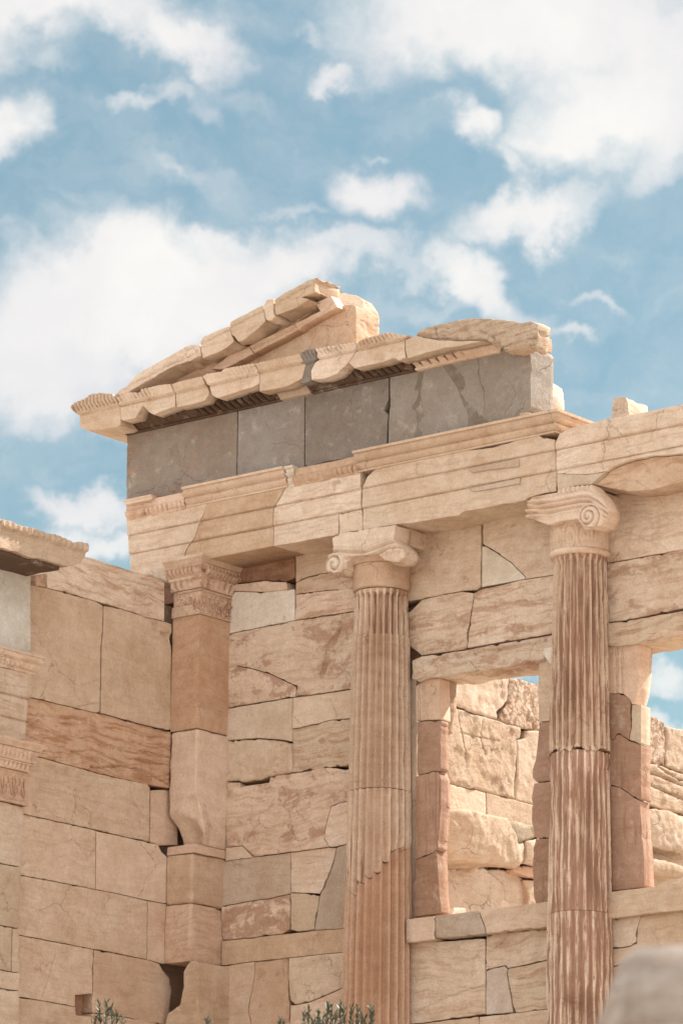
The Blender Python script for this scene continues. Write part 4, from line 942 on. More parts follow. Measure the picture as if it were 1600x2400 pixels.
rbox('abacus', cap3, zC(180, 1000, -.44).x, zC(720, 1000, -.44).x, -.44, .05, zC(600, 1040, -.44).z-.06, 11.225, res=.03, rough=.3, tint='beige', patina=.4)

# ------------------------------------------------------------------ entablature
EN = thing('entablature', 'marble beams with stepped bands, grey limestone frieze and carved cornice spanning above the columns', 'entablature', (0, AR, 11.22), None)
F1, F2 = 11.632, 11.442
def eb(px, **k):
    nm = k.pop('name', 'architrave_block'); k.setdefault('rough', .10); k.setdefault('chip', .35)
    st = k.pop('st', ((F2, .013), (F1, .013))); k.setdefault('gap', .0003); k.setdefault('edge', .0028)
    return block(nm, px, EN, 'Y', k.pop('at', AR), k.pop('depth', .62), steps=st, **k)
eb(P('D', 130, 250, 500, 180, 635, 150, 628, 212, 598, 290, 570, 335, 545, 420, 498, 470, 482, 505, 470, 560, 470, 690, 150, 700), tint='cream', patina=.08, vein=.4, side=.01)
eb(P('D', 640, 150, 1180, 60, 1100, 118, 1062, 190, 1025, 238, 1022, 346, 1020, 470, 735, 527, 600, 552, 520, 690, 474, 690, 474, 560, 486, 507, 502, 472, 549, 422, 574, 336, 602, 292), tint=(.67, .515, .40), patina=.04, vein=.3, rough=.05)
eb(P('D', 1185, 60, 1562, -30, 1562, 242, 1417, 272, 1419, 395, 1390, 405, 1023, 471, 1026, 347, 1029, 240, 1066, 192, 1104, 120), tint='cream', patina=.22, vein=.5, rough=.22, holes=[(P('B', 215, 1330, 262, 1322, 266, 1345, 240, 1350, 236, 1388, 218, 1388), .03)], side=.02)
eb(P('D', 1421, 274, 1562, 245, 1566, 372, 1500, 380, 1424, 397), tint='cream', patina=.12, vein=.1, rough=.1)
eb(P('B', 393, 1390, 430, 1300, 510, 1225, 640, 1190, 960, 1135, 1070, 1140, 1200, 1125, 1300, 1095, 1340, 1078, 1470, 1045, 1480, 1055, 1568, 1075)+P('C', 280, 500, 400, 515, 404, 985, 300, 1000, 140, 1045)+P('E', 1390, 57, 1300, 75, 1200, 92, 1100, 110, 1000, 130, 980, 150, 880, 166, 740, 190, 612, 204, 500, 222, 392, 240),
   tint='cream', patina=.06, vein=.35, rough=.12, side=.02, cracks=[(P('B', 1100, 1175, 1130, 1190), .01, .01)])
eb(P('C', 408, 550, 450, 462, 500, 432, 600, 397, 690, 376, 900, 322, 1200, 272, 1568, 192, 2100, 80, 2100, 530, 1568, 640, 1300, 656, 1100, 691, 960, 741, 862, 800, 700, 828, 408, 823), tint='cream', patina=.05, vein=.5, rough=.10, chip=.6)
eb(P('C', 409, 826, 700, 831, 855, 803, 720, 920, 560, 937, 410, 985), name='repair_patch', tint='pale', patina=0, vein=.2, rough=.05, at=AR-.002)
hx = [onY(*P('C', a, 0)[0], AR).x for a in (700, 865, 960, 1100, 1300, 1568, 2100)]
hz = [onY(*P('C', *q)[0], AR).z for q in ((722, 915), (865, 802), (960, 745), (1100, 695), (1300, 660), (1568, 644), (2100, 534))]
def hollow(uv, p):
    d = np.interp(uv[:, 0], hx, hz)-uv[:, 1]
    return -.62*np.sqrt(np.clip(d, 0, None))*.62*(1+.12*fbm(p, 3, 3, 4))-.02
eb(P('C', 866, 803, 960, 747, 1100, 697, 1300, 662, 1568, 645, 2100, 537, 2100, 735, 1568, 832, 1300, 893, 1130, 930, 950, 948, 850, 930, 726, 914), fn=hollow, st=(), depth=.62, tint='beige', patina=.3, vein=.7, rough=.3, gap=.001, edge=.006, chip=.1, cracks=[(P('C', 860, 810, 960, 850, 1060, 875, 1130, 925), .008, .01)])
rbox('architrave_block', EN, -.9, 5.3, -.28, .10, 11.27, 11.80, res=.09, rough=.3, tint='pink', patina=.3)
rbox('architrave_block', EN, XL-.62, -.95, -.28, .10, 11.27, 11.80, res=.09, rough=.3, tint='pink', patina=.3)
for px_, py_ in (((1030, 1252, 1345, 1190, 1345, 1236, 1060, 1272), 0), ((1040, 1372, 1352, 1307, 1350, 1342, 1062, 1392), 0)):
    eb(P('B', *px_), name='repair_patch', at=AR-.028 if px_[1] < 1300 else AR-.016, depth=.04, st=(), tint=(.60, .50, .425), patina=0, vein=0, rough=.05, gap=0, edge=.003, chip=.1, res=.015)
eb(P('D', 232, 642, 262, 614, 300, 604, 368, 600, 368, 690, 300, 668), name='stone_block', at=AR-.06, depth=.3, st=(), tint='pale', patina=.05, rough=.4, edge=.02)
# crowning moulding of the beams
zk1 = 11.985; zk0 = onY(*P('B', 800, 1183)[0], AR-.04).z
crown = [(0, zk0), (.022, zk0+.001), (.024, zk0+.016), (.012, zk0+.020), (.030, zk0+.034), (.048, zk0+.056), (.054, zk0+.074), (.040, zk0+.080), (.040, zk0+.088), (.066, zk0+.098), (.090, zk0+.116), (.094, zk0+.122), (.078, zk0+.125), (.080, zk1-.026), (.104, zk1-.024), (.106, zk1), (0, zk1+.001)]
def crx(c, x, y): return onY(*P(c, x, y)[0], AR-.05).x
x0, x1 = crx('A', 745, 1430), crx('A', 1360, 1300)
sweep('crown_moulding', EN, [(x0, AR-.012), (x1, AR-.012)], crown, res=.05, rough=.06, tint='beige', patina=.06, vein=.1)
sweep('crown_moulding', EN, [(x1+.003, AR-.010), (crx('A', 1420, 1300), AR-.010)], [(o*.8, z) for o, z in crown], res=.03, rough=.2, ragged=.06, tint='white', patina=0)
x0, x1 = crx('A', 380, 1500), crx('A', 745, 1430)
eggw = [(0, zk0-.01), (.018, zk0-.01), (.024, zk0+.005), (.045, zk0+.03), (.055, zk0+.07), (.035, zk0+.085), (.04, zk0+.095), (.03, zk1-.03), (0, zk1-.02)]
sweep('egg_moulding', EN, [(x0-.0, .3), (x0, AR-.010), (x1-.003, AR-.010)][1:], eggw, eggs=[(zk0+.004, zk0+.085, .062, .045, 'egg'), (zk0-.012, zk0+.008, .03, .014, 'bead')], res=.0075, rough=.7, ragged=.03, tint='pink', patina=.4)
sweep('crown_moulding', EN, [(x0, AR-.012), (crx('A', 560, 1430), AR-.012)], [(0, zk1-.055), (.072, zk1-.05), (.075, zk1-.02), (.082, zk1-.018), (.082, zk1), (0, zk1+.001)], res=.03, rough=.15, ragged=.04, tint='cream', patina=.0)
x0, x1 = crx('A', 1400, 1350), crx('B', 372, 1230)
sweep('egg_moulding', EN, [(x0, AR-.010), (x1, AR-.010)], eggw, eggs=[(zk0+.004, zk0+.085, .062, .045, 'egg'), (zk0-.012, zk0+.008, .03, .014, 'bead')], res=.0075, rough=1., ragged=.05, tint='pink', patina=.4)
x0, x1 = crx('B', 358, 1200), crx('C', 365, 330)
sweep('crown_moulding', EN, [(x0, AR-.012), (x1, AR-.012), (x1, AR+.62)], [(o*1.12, z) for o, z in crown], res=.05, rough=.07, tint='beige', patina=.05, vein=.1)
rbox('crown_bed', EN, x0+.01, x1-.01, AR-.006, .12, 11.80, zk1-.004, res=.08, rough=.2, tint='beige', patina=.2)
rbox('crown_bed', EN, XL-.60, x0+.006, AR-.006+.02, .12, 11.80, zk1-.004, res=.08, rough=.2, tint='beige', patina=.2)
# frieze
def fb(px, **k):
    nm = k.pop('name', 'frieze_block'); k.setdefault('rough', .06); k.setdefault('chip', .3)
    return block(nm, px, EN, 'Y', k.pop('at', FR), k.pop('depth', .38), vein=k.pop('vein', .1), coarse=k.pop('coarse', .2), **k)
fb(P('A', 387, 1020, 600, 960, 1063, 860, 1056, 1320, 750, 1400, 560, 1425, 381, 1465), tint=(.31, .265, .235), patina=.42, rough=.3, cracks=[], holes=[(P('A', 690, 1105, 720, 1110, 730, 1190, 810, 1230, 810, 1300, 720, 1320, 712, 1230), .004)], side=.015, chip=.8)
fb(P('A', 735, 1190, 770, 1192, 812, 1245, 805, 1305, 780, 1312, 765, 1300, 725, 1312, 712, 1250), name='repair_patch', tint='mauve', patina=.05, at=FR+.004, depth=.05, gap=.001)
fb(P('A', 1067, 858, 1472, 772, 1469, 1236, 1440, 1262, 1350, 1270, 1060, 1330), tint='grey', patina=0)
fb(P('A', 1477, 772)+P('B', 40, 755, 550, 650, 548, 830, 520, 890, 545, 920, 535, 1110, 350, 1180, 180, 1203, 60, 1238, 38, 1228), tint='dgrey', patina=0)
fb(P('B', 556, 650, 700, 610, 1240, 520, 1405, 500, 1417, 515, 1415, 700, 1418, 870, 1395, 912, 1350, 932, 1170, 990, 546, 1120, 552, 920, 560, 830), tint=(.325, .292, .26), patina=0, rough=.22, side=.010, depth=.36, chip=.7, coarse=.8)
fb(P('B', 880, 622, 935, 608, 1012, 690, 1030, 770, 1100, 900, 1168, 972, 1030, 1003, 1035, 930, 960, 740), name='mortar_seam', tint='dgrey', patina=0, at=FR-.002, depth=.03, gap=0, edge=.003, rough=.03)
fb(P('B', 735, 662, 765, 655, 745, 800, 770, 930, 760, 1020, 860, 1020, 866, 1042, 700, 1075, 722, 980, 715, 900, 680, 870), name='mortar_seam', tint='dgrey', patina=0, at=FR-.001, depth=.03, gap=0, edge=.003, rough=.03)
fb(P('B', 1350, 910, 1395, 900, 1420, 915, 1400, 935, 1345, 945), name='stone_block', tint='pink', at=FR-.03, depth=.2, rough=.5)
fb(P('B', 1460, 700, 1530, 735, 1550, 800, 1550, 905, 1480, 925, 1440, 925), name='backing_block', tint='sun', at=-.02, depth=.20, rough=.4, side=.03, cracks=[(P('B', 1490, 835, 1485, 915), .02, .03)])
fb(P('B', 1445, 795, 1455, 785, 1532, 825, 1532, 855, 1510, 848, 1495, 850, 1490, 900, 1476, 905, 1476, 835, 1450, 820), name='repair_patch', tint='mauve', at=-.035, depth=.1, rough=.05)
rbox('backing_block', EN, XL-.55, onY(*P('B', 1300, 700)[0], 0).x, -.03, .15, 11.98, 12.70, res=.09, rough=.5, tint='cream', patina=.2)
# cornice
ZS, ZT = 12.775, 13.008
def gb(px, **k):
    nm = k.pop('name', 'cornice_block'); k.setdefault('rough', .10); k.setdefault('chip', .10)
    return block(nm, px, EN, 'Y', k.pop('at', GE), k.pop('depth', .15), side=k.pop('side', .003), res=k.pop('res', .0115), edge=k.pop('edge', .005), vein=k.pop('vein', .3), **k)
ztm = onY(*P('A', 335, 868)[0], GE).z
def leaf(amp=1., lo=None):
    lo = lo or ztm
    def f(uv, p):
        u, v = uv[:, 0], uv[:, 1]; w = np.clip((v-lo)/.085, 0, 1)
        wear = np.clip(fbm(p, 3.0, 2, 31)*1.8+.62, 0.1, 1)
        t = ((u+.15*w*.3)/.048) % 1.0; e = np.abs(np.sin(t*np.pi))**.6
        up = np.clip((v-lo)/.008, 0, 1); bead = .012*np.exp(-((v-lo-.012)/.008)**2)
        bd = np.clip((v-lo-.022)/.008, 0, 1)
        return up*(.016+.034*w)+bead-.012*np.exp(-((v-lo+.004)/.005)**2)+amp*wear*bd*(.040*(e-.75)), np.clip(amp*wear*bd*(1-e)*1.6, 0, 1)+.5*np.exp(-((v-lo+.004)/.006)**2)
    return f
gb(P('A', 66, 885, 70, 866, 82, 854, 150, 826, 185, 800, 240, 790, 310, 798, 340, 822, 345, 930, 345, 984, 320, 995, 230, 1010, 150, 1019, 120, 1010, 98, 992, 95, 925, 72, 902), depth=.75, fn=leaf(1.3), tint='beige', patina=.28, rough=.15)
gb(P('A', 343, 822, 400, 788, 480, 790, 490, 772, 600, 745, 668, 738, 678, 775, 680, 870, 610, 893, 550, 919, 520, 903, 482, 863, 468, 885, 440, 940, 365, 956, 346, 945), fn=leaf(1.), tint='cream', patina=.18, cracks=[(P('A', 350, 865, 480, 840, 600, 815, 678, 800), .008, .01)])
gb(P('A', 680, 738, 760, 715, 862, 692, 870, 740, 888, 778, 885, 800, 862, 834, 770, 860, 690, 873, 683, 802), fn=leaf(.3), tint='cream', patina=.1)
gb(P('A', 869, 692, 890, 675, 985, 662, 1000, 645, 1090, 628, 1185, 611, 1195, 640, 1196, 730, 1150, 752, 1040, 788, 940, 818, 905, 800, 889, 745), fn=leaf(.9), tint='cream', patina=.15)
gb(P('A', 1189, 612, 1240, 600, 1460, 555, 1478, 620, 1455, 700, 1370, 745, 1300, 760, 1198, 780, 1197, 640), fn=leaf(.5, ztm+.01), tint='beige', patina=.12)
gb(P('A', 1468, 548, 1500, 530)+P('B', 118, 522, 121, 580, 97, 600, 72, 650, 74, 712, 35, 728, 5, 728, 22, 620), at=GE+.012, fn=leaf(.8), tint='dgrey', patina=0, rough=.15)
gb(P('B', 122, 524, 250, 500, 376, 479, 372, 500, 302, 600, 232, 670, 150, 700, 76, 706, 74, 650, 99, 600, 123, 580), fn=leaf(.8, ztm+.012), tint='cream', patina=.12)
gb(P('B', 380, 478, 430, 455, 560, 423, 680, 437, 648, 460, 645, 520, 652, 570, 612, 590, 580, 575, 500, 602, 340, 636, 304, 602, 375, 503), fn=leaf(.9, ztm+.012), tint='cream', patina=.2)
gb(P('B', 650, 460, 712, 440, 860, 463, 1000, 468, 1130, 464, 1000, 495, 900, 510, 780, 540, 690, 570, 662, 575, 652, 520), tint='cream', patina=.12, rough=.5)
gb(P('B', 712, 436, 720, 405, 780, 385, 860, 360, 940, 345, 1010, 328, 1130, 325, 1220, 333, 1300, 342, 1345, 352, 1420, 345, 1455, 362, 1455, 440, 1440, 520, 1405, 500, 1250, 530, 1208, 490, 1130, 462, 1000, 466, 860, 461), at=GE+.04, depth=.20, side=.03, rough=1.1, res=.02, edge=.03, tint='sun', patina=.25, vein=.8, coarse=1., holes=[], cracks=[(P('B', 830, 385, 840, 430, 850, 460), .01, .02), (P('B', 1100, 400, 1180, 440, 1250, 520), .015, .02)])
# bed moulding under the cornice
bedp = [(0, 12.700), (.03, 12.702), (.034, 12.716), (.018, 12.720), (.06, 12.730), (.12, 12.765), (.165, 12.80), (.19, 12.84), (.17, 12.87), (0, 12.88)]
bed_eggs = [(12.718, 12.85, .085, .10, 'leaf')]
xb = lambda c, x, y: onY(*P(c, x, y)[0], FR-.05).x
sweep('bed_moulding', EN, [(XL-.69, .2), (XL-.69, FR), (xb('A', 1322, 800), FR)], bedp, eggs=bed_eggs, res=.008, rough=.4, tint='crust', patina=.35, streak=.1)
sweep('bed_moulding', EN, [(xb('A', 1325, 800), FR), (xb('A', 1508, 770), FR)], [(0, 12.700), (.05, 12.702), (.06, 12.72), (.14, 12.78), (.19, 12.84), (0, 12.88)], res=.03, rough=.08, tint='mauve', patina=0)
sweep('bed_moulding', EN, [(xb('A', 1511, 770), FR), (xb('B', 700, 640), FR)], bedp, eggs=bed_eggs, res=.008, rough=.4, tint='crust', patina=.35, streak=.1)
sweep('bed_moulding', EN, [(xb('B', 703, 640), FR), (xb('B', 1225, 520), FR)], [(0, 12.700), (.03, 12.702), (.035, 12.725), (.07, 12.745), (.13, 12.80), (.14, 12.82), (0, 12.85)], eggs=[(12.725, 12.81, .10, .06, 'leaf')], res=.008, rough=.45, ragged=.05, tint='beige', patina=.35)
rbox('cornice_core', EN, XL-.92, xb('B', 1250, 520)+.05, -.56, .25, ZS+.065, ZT-.03, res=.08, rough=.5, tint='cream', patina=.2)

# ------------------------------------------------------------------ pediment remains
PD = thing('pediment', 'broken left slope of a marble gable, raking blocks over a plain triangular wall', 'pediment', (-1.2, FR, ZT))
def pb(px, **k):
    nm = k.pop('name', 'raking_block'); k.setdefault('rough', .5); k.setdefault('chip', .25)
    return block(nm, px, PD, 'Y', k.pop('at', GE+.02), k.pop('depth', .34), side=k.pop('side', .03), edge=k.pop('edge', .006), res=k.pop('res', .015), vein=k.pop('vein', .4), **k)
pb(P('A', 312, 797, 345, 765, 380, 750, 410, 715, 440, 680, 500, 642, 560, 610, 630, 570, 700, 530, 740, 505, 780, 488, 828, 490, 840, 560, 760, 595, 690, 615, 620, 650, 560, 690, 430, 757, 400, 782, 340, 802), depth=.40, tint='cream', patina=.4, rough=1.0, cracks=[(P('A', 400, 745, 560, 660, 700, 590, 820, 540), .014, .02)])
pb(P('A', 833, 472, 850, 445, 930, 408, 1010, 376, 1018, 400, 1024, 432, 1040, 470, 1000, 510, 940, 540, 850, 574, 839, 540), tint='cream', patina=.2, rough=.4, cracks=[(P('A', 845, 485, 930, 440, 1015, 402), .010, .012)])
pb(P('A', 1014, 374, 1020, 350, 1070, 322, 1120, 298, 1215, 245, 1224, 290, 1232, 345, 1180, 398, 1090, 470, 1060, 470, 1043, 440, 1027, 430), tint='cream', patina=.2, rough=.4, cracks=[(P('A', 1025, 385, 1120, 332, 1215, 285), .010, .012)])
pb(P('A', 1219, 250, 1240, 215, 1280, 206, 1284, 300, 1290, 325, 1272, 346, 1237, 340), tint='cream', patina=.35, rough=.7)
pb(P('A', 1285, 214, 1340, 178, 1400, 145, 1500, 92, 1545, 82)+P('B', 88, 98, 98, 120, 98, 168, 60, 185, 20, 200)+P('A', 1500, 215, 1420, 265, 1350, 290, 1300, 308, 1290, 298), depth=.36, tint='cream', patina=.12, rough=.35, cracks=[(P('A', 1290, 245, 1400, 180, 1500, 130, 1545, 120), .010, .012)])
# bed moulding strips under the rake
pb(P('A', 900, 640, 950, 600, 1000, 560, 1130, 500, 1160, 545, 980, 640), at=-.52, depth=.14, name='bed_moulding', tint='pink', patina=.2, rough=.15, side=0, chip=.3)
pb(P('A', 1132, 498, 1410, 362, 1434, 400, 1164, 543), at=-.52, depth=.14, name='bed_moulding', tint='pink', patina=.1, rough=.08, side=0, chip=.3, cracks=[(P('A', 1140, 520, 1420, 378), .010, .014)])
pb(P('A', 1413, 362, 1568, 285)+P('B', 100, 235, 195, 190, 236, 262, 120, 320, 20, 378)+P('A', 1436, 402), at=-.52, depth=.14, name='bed_moulding', tint='pink', patina=.1, rough=.08, side=0, chip=.3, cracks=[(P('A', 1425, 380, 1568, 308)+P('B', 215, 225), .010, .014)])
pb(P('A', 700, 700, 850, 620, 950, 560, 1130, 470, 1300, 380, 1568, 240)+P('B', 150, 150, 150, 260, 0, 340)+P('A', 1430, 400, 1160, 530, 980, 640, 800, 760, 650, 790), at=-.43, depth=.2, name='raking_core', tint='pink', patina=.3, rough=.4)
pb(P('A', 600, 800, 980, 600, 1150, 510, 1430, 370)+P('B', 60, 290, 237, 262, 286, 246, 330, 243, 345, 255, 352, 300, 350, 470, 350, 540)+P('A', 1000, 800), at=-.40, depth=.33, name='tympanum', tint=(.64, .48, .365), patina=.06, rough=.08, side=.02, chip=.5, vein=.1)

tu = onY(*P('B', 230, 200)[0], -.40); tv = onY(*P('B', 240, 262)[0], -.40)
pb(P('B', 60, 110, 100, 100, 140, 118, 180, 133, 225, 138, 262, 158, 300, 188, 328, 222, 346, 245, 352, 300, 350, 500, 60, 500), at=-.385, depth=.36, name='gable_core', tint='sun', patina=.1, rough=.5, side=.02,
   fn=lambda uv, p: -np.clip(1.4*(uv[:, 1]-tv.z+.02)+.5*(uv[:, 0]-tu.x), 0, .32))

# ------------------------------------------------------------------ carved fragment on top
FG = thing('marble_fragment', 'small carved marble fragment lying on the bare top of the right hand beam', 'stone fragment', tuple(onY(*P('C', 985, 310)[0], -.36)))
def fgf(uv, p):
    a = onY(*P('C', 985, 200)[0], -.40); u, v = uv[:, 0]-a.x, uv[:, 1]-a.z
    return -.03*np.exp(-((v+.005)/.05)**2)*(np.abs(u) < .06)+.018*np.abs(np.sin(u*75))*(v < .02)*(v > -.07)
block('carved_block', P('C', 912, 148, 922, 130, 1012, 114, 1036, 120, 1060, 165, 1068, 240, 1070, 298, 1000, 330, 895, 345, 912, 275, 925, 200), FG, 'Y', -.40, .34, res=.010, side=.03, rough=.3, fn=fgf, chip=.6, tint='sun', patina=.15)

# ------------------------------------------------------------------ porch corner at the far left
PC = thing('porch_corner', 'porch corner at the left edge with carved capital, whitish frieze and overhanging cornice', 'porch', (XP, -3.4, 0))
def xb_(px, **k):
    nm = k.pop('name', 'stone_block'); k.setdefault('rough', .2)
    return block(nm, px, PC, 'X', k.pop('at', XP), k.pop('depth', .62), **k)
yX = lambda c, x, y, pl=XP: onX(*P(c, x, y)[0], pl).y
zX = lambda c, x, y, pl=XP: onX(*P(c, x, y)[0], pl).z
yl = -4.6
xb_(P('F', -330, 330, 190, 470, 189, 1002, -330, 880), name='frieze_block', tint=(.66, .665, .64), patina=0, vein=0, rough=.05, chip=.2)
f1 = zX('F', 90, 1258); f2 = zX('F', 90, 1398)
xb_(P('F', -330, 1010, 184, 1125, 188, 1268, 170, 1292, 162, 1400, 158, 1525, 60, 1520, -330, 1420), name='architrave_block', tint='sun', patina=.22, vein=.5, rough=.25, steps=((f2, .012), (f1, .012)))
zc1, zc0 = zX('F', 180, 1015), zX('F', 180, 1128)
sweep('egg_moulding', PC, [(XP, yl), (XP, yX('F', 187, 1070)), (XP-.3, yX('F', 187, 1070))], [(0, zc0), (.03, zc0+.002), (.035, zc0+.02), (.055, zc0+.035), (.075, zc0+.085), (.06, zc0+.095), (.085, zc0+.115), (.09, zc1-.02), (.1, zc1-.018), (.1, zc1), (0, zc1+.001)], eggs=[(zc0+.02, zc0+.095, .062, .05, 'leaf')], res=.008, rough=.35, tint='beige', patina=.4)
# pilaster capital of the porch
ze = [zX('G', 200, v) for v in (258, 305, 330, 378, 392, 432, 450)]
yr = yX('G', 150, 560)
pthp = [(XP, yl), (XP, yr), (XP-.3, yr)]
sweep('abacus', PC, pthp, [(0, ze[1]), (.10, ze[1]), (.11, ze[0]-.05), (.13, ze[0]-.03), (.13, ze[0]), (0, ze[0]+.001)], res=.05, rough=.1, tint='pink', patina=.1)
sweep('leaf_moulding', PC, pthp, [(0, ze[3]), (.065, ze[3]), (.07, ze[3]+.012), (.09, ze[2]), (.10, ze[1]-.006), (0, ze[1]-.001)], eggs=[(ze[3]+.014, ze[1]-.008, .055, .035, 'leaf')], res=.007, rough=.08, tint='pink', patina=.15)
sweep('egg_moulding', PC, pthp, [(0, ze[5]), (.035, ze[5]), (.04, ze[5]+.01), (.05, ze[4]-.01), (.075, ze[4]+.005), (.065, ze[3]-.005), (0, ze[3]-.001)], eggs=[(ze[5]+.006, ze[3]-.008, .055, .045, 'egg')], res=.007, rough=.08, tint='pink', patina=.15)
zbn = zX('G', 130, 622)
sweep('carved_neck', PC, pthp, [(0, zbn), (.03, zbn+.002), (.03, zbn+.02), (.014, zbn+.028), (.016, ze[6]-.01), (.03, ze[5]-.008), (0, ze[5]-.002)], eggs=[(zbn+.03, ze[5]-.01, .15, .036, 'anthemion'), (zbn, zbn+.024, .03, .012, 'bead')], res=.008, rough=.10, tint='pink', patina=.10)
rbox('capital_core', PC, XP-.5, XP-.003, yl, yr-.003, zbn+.002, ze[0]-.003, res=.1, rough=.1, tint='pink', patina=.1)
for a, b in (((-330, 520), 0),): pass
xb_(P('G', -330, 515, 148, 632, 142, 800, 133, 995, 60, 985, -330, 905), name='pilaster_block', tint='sun', patina=.18, vein=.3)
xb_(P('G', -330, 911, 60, 990, 132, 1000, 125, 1180, 118, 1374, 0, 1352, -330, 1285), name='pilaster_block', tint='sun', patina=.1, vein=.2)
xb_(P('G', -330, 1291, 0, 1357, 76, 1372, 72, 1560, 70, 1638, 0, 1625, -330, 1560), name='pilaster_block', tint='sun', patina=.15, vein=.2, cracks=[(P('G', 0, 1520, 30, 1580, 60, 1640), .012, .02)])
xb_(P('G', 79, 1374, 118, 1378, 122, 1645, 74, 1640, 76, 1560), name='pilaster_block', tint='cream', patina=.1, at=XP-.004)
xb_(P('G', -330, 1566, 0, 1630, 70, 1643, 121, 1650, 121, 1756, 0, 1740, -330, 1680), name='pilaster_block', tint='cream', patina=.15)
xb_(P('G', -330, 1686, 0, 1745, 121, 1760, 119, 2160, -330, 2080), name='pilaster_block', tint='cream', patina=.1)
for r_ in range(7):
    z1 = 6.2-r_*1.0; rbox('pilaster_block', PC, XP-.6, XP, yl, yX('G', 120, 1900), max(-.3, z1-.997), z1, res=.15, rough=.2, tint='beige')
    if z1 < 1: break
sb(P('G', 100, 440, 203, 440, 196, 684, 100, 664), at=XL+.03, depth=.1, name='stone_block', tint='pink', patina=.1, vein=.1)
# overhanging cornice
XG = XL+.60
zgl = onX(*P('F', 200, 235)[0], XG).z
def gl(uv, p):
    u, v = uv[:, 0], uv[:, 1]; lo = np.full_like(u, onX(*P('F', 200, 285)[0], XG).z)
    up = np.clip((v-lo)/.012, 0, 1); wear = np.clip(fbm(p, 2.5, 2, 33)*1.4+.5, 0, 1)
    return up*.03+up*.03*wear*(np.abs(np.sin(u*math.pi/.075))-.5)
xb_(P('F', -330, 60, 0, 178, 60, 190, 90, 208, 200, 235, 270, 262, 330, 270, 400, 300, 440, 320, 470, 316, 520, 322, 534, 345, 524, 400, 500, 430, 470, 452, 425, 464, 400, 462, 300, 430, 250, 415, 195, 412, 100, 375, 0, 352, -330, 290), name='cornice_block', at=XG, depth=.62, fn=gl, side=.012, res=.016, rough=.4, tint='sun', patina=.25, vein=.3)
zg_ = min(onX(*P('F', q, w)[0], XG).z for q, w in ((410, 465), (250, 415), (100, 375), (0, 352)))
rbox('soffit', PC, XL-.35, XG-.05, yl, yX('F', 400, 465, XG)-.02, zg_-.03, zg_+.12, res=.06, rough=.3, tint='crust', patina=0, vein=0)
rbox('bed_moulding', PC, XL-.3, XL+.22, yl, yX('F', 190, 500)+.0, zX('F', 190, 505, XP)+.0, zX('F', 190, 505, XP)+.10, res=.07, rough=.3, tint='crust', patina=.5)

# ------------------------------------------------------------------ sunlit wall seen through the windows
IW = thing('inner_wall', 'sunlit ruined wall of rough tumbled boulders and rubble seen through the window openings', 'wall', (XB, 6, 5))
def ib(px, **k):
    nm = k.pop('name', 'stone_block'); k.setdefault('rough', .7); k.setdefault('chip', 1.); k.setdefault('patina', .2)
    return block(nm, px, IW, 'X', k.pop('at', XB), k.pop('depth', .6), res=k.pop('res', .028), side=k.pop('side', .04), edge=k.pop('edge', .022), coarse=k.pop('coarse', .6), jit=.010, **k)
ib(P('I', 330, 130, 400, 130, 560, 130, 640, 150, 762, 182, 766, 290, 760, 370, 725, 415, 690, 440, 690, 486, 600, 462, 440, 410, 330, 390), tint='sun', patina=.35, rough=1.2)
ib(P('I', 769, 235, 830, 232, 880, 255, 940, 268, 1090, 330, 1090, 570, 960, 560, 840, 540, 700, 492, 732, 425, 764, 380), mat=RUBBLE, tint='sun', patina=.25, rough=1.0, name='rubble')
ib(P('I', 300, 395, 440, 415, 600, 466, 690, 491, 836, 534, 838, 604, 814, 610, 808, 800, 800, 977, 600, 929, 400, 877, 300, 850), tint='sun', patina=.42, rough=1.3, coarse=1., cracks=[(P('I', 600, 500, 590, 640, 620, 700), .01, .02), (P('I', 450, 430, 480, 600, 500, 720), .01, .02), (P('I', 460, 565, 600, 600, 700, 620), .008, .014)])
ib(P('I', 819, 612, 842, 608, 868, 598, 874, 550, 1090, 566, 1090, 1040, 905, 1004, 870, 996, 806, 980, 814, 800), tint='sun', patina=.2, rough=.8)
ib(P('I', 300, 855, 400, 881, 621, 934, 622, 1082, 560, 1072, 400, 1038, 300, 1038), tint='cream', patina=.05, rough=.08, edge=.01)
ib(P('I', 625, 936, 900, 1005, 1090, 1045, 1090, 1180, 920, 1150, 720, 1108, 625, 1084), tint='sun', patina=.05, rough=.1, edge=.01)
def bulge(c, rx, rz, k):
    c = onX(*c, XB)
    def f(uv, p): return k*np.sqrt(np.clip(1-((uv[:, 0]-c.y)/rx)**2-((uv[:, 1]-c.z)/rz)**2, 0, 1))
    return f
ib(P('I', 300, 1045, 400, 1041, 560, 1076, 660, 1102, 690, 1160, 740, 1250, 745, 1330, 720, 1388, 640, 1390, 500, 1360, 385, 1350, 300, 1345), tint='sun', patina=.15, rough=1.8, fn=bulge(P('I', 500, 1170)[0], 1.0, .55, .22), edge=.035, at=XB+.26, depth=.9)
ib(P('I', 672, 1102, 760, 1108, 800, 1122, 920, 1152, 1000, 1165, 1000, 1200, 920, 1212, 800, 1242, 748, 1240, 715, 1190), tint=(.46, .40, .33), patina=.2, rough=2., fn=bulge(P('I', 810, 1170)[0], .5, .2, .10), edge=.03)
ib(P('I', 750, 1246, 820, 1236, 822, 1370, 782, 1400, 742, 1382, 747, 1330), tint='sun', rough=1.8, fn=bulge(P('I', 785, 1310)[0], .22, .3, .10), edge=.05)
ib(P('I', 826, 1236, 920, 1216, 1000, 1205, 1000, 1385, 940, 1382, 830, 1374), tint='sun', rough=1.8, fn=bulge(P('I', 880, 1290)[0], .35, .3, .14), edge=.06)
ib(P('I', 790, 1404, 830, 1382, 1000, 1390, 1000, 1470, 940, 1462, 800, 1420), tint='orange', patina=.3, rough=.8, at=XB-.04)
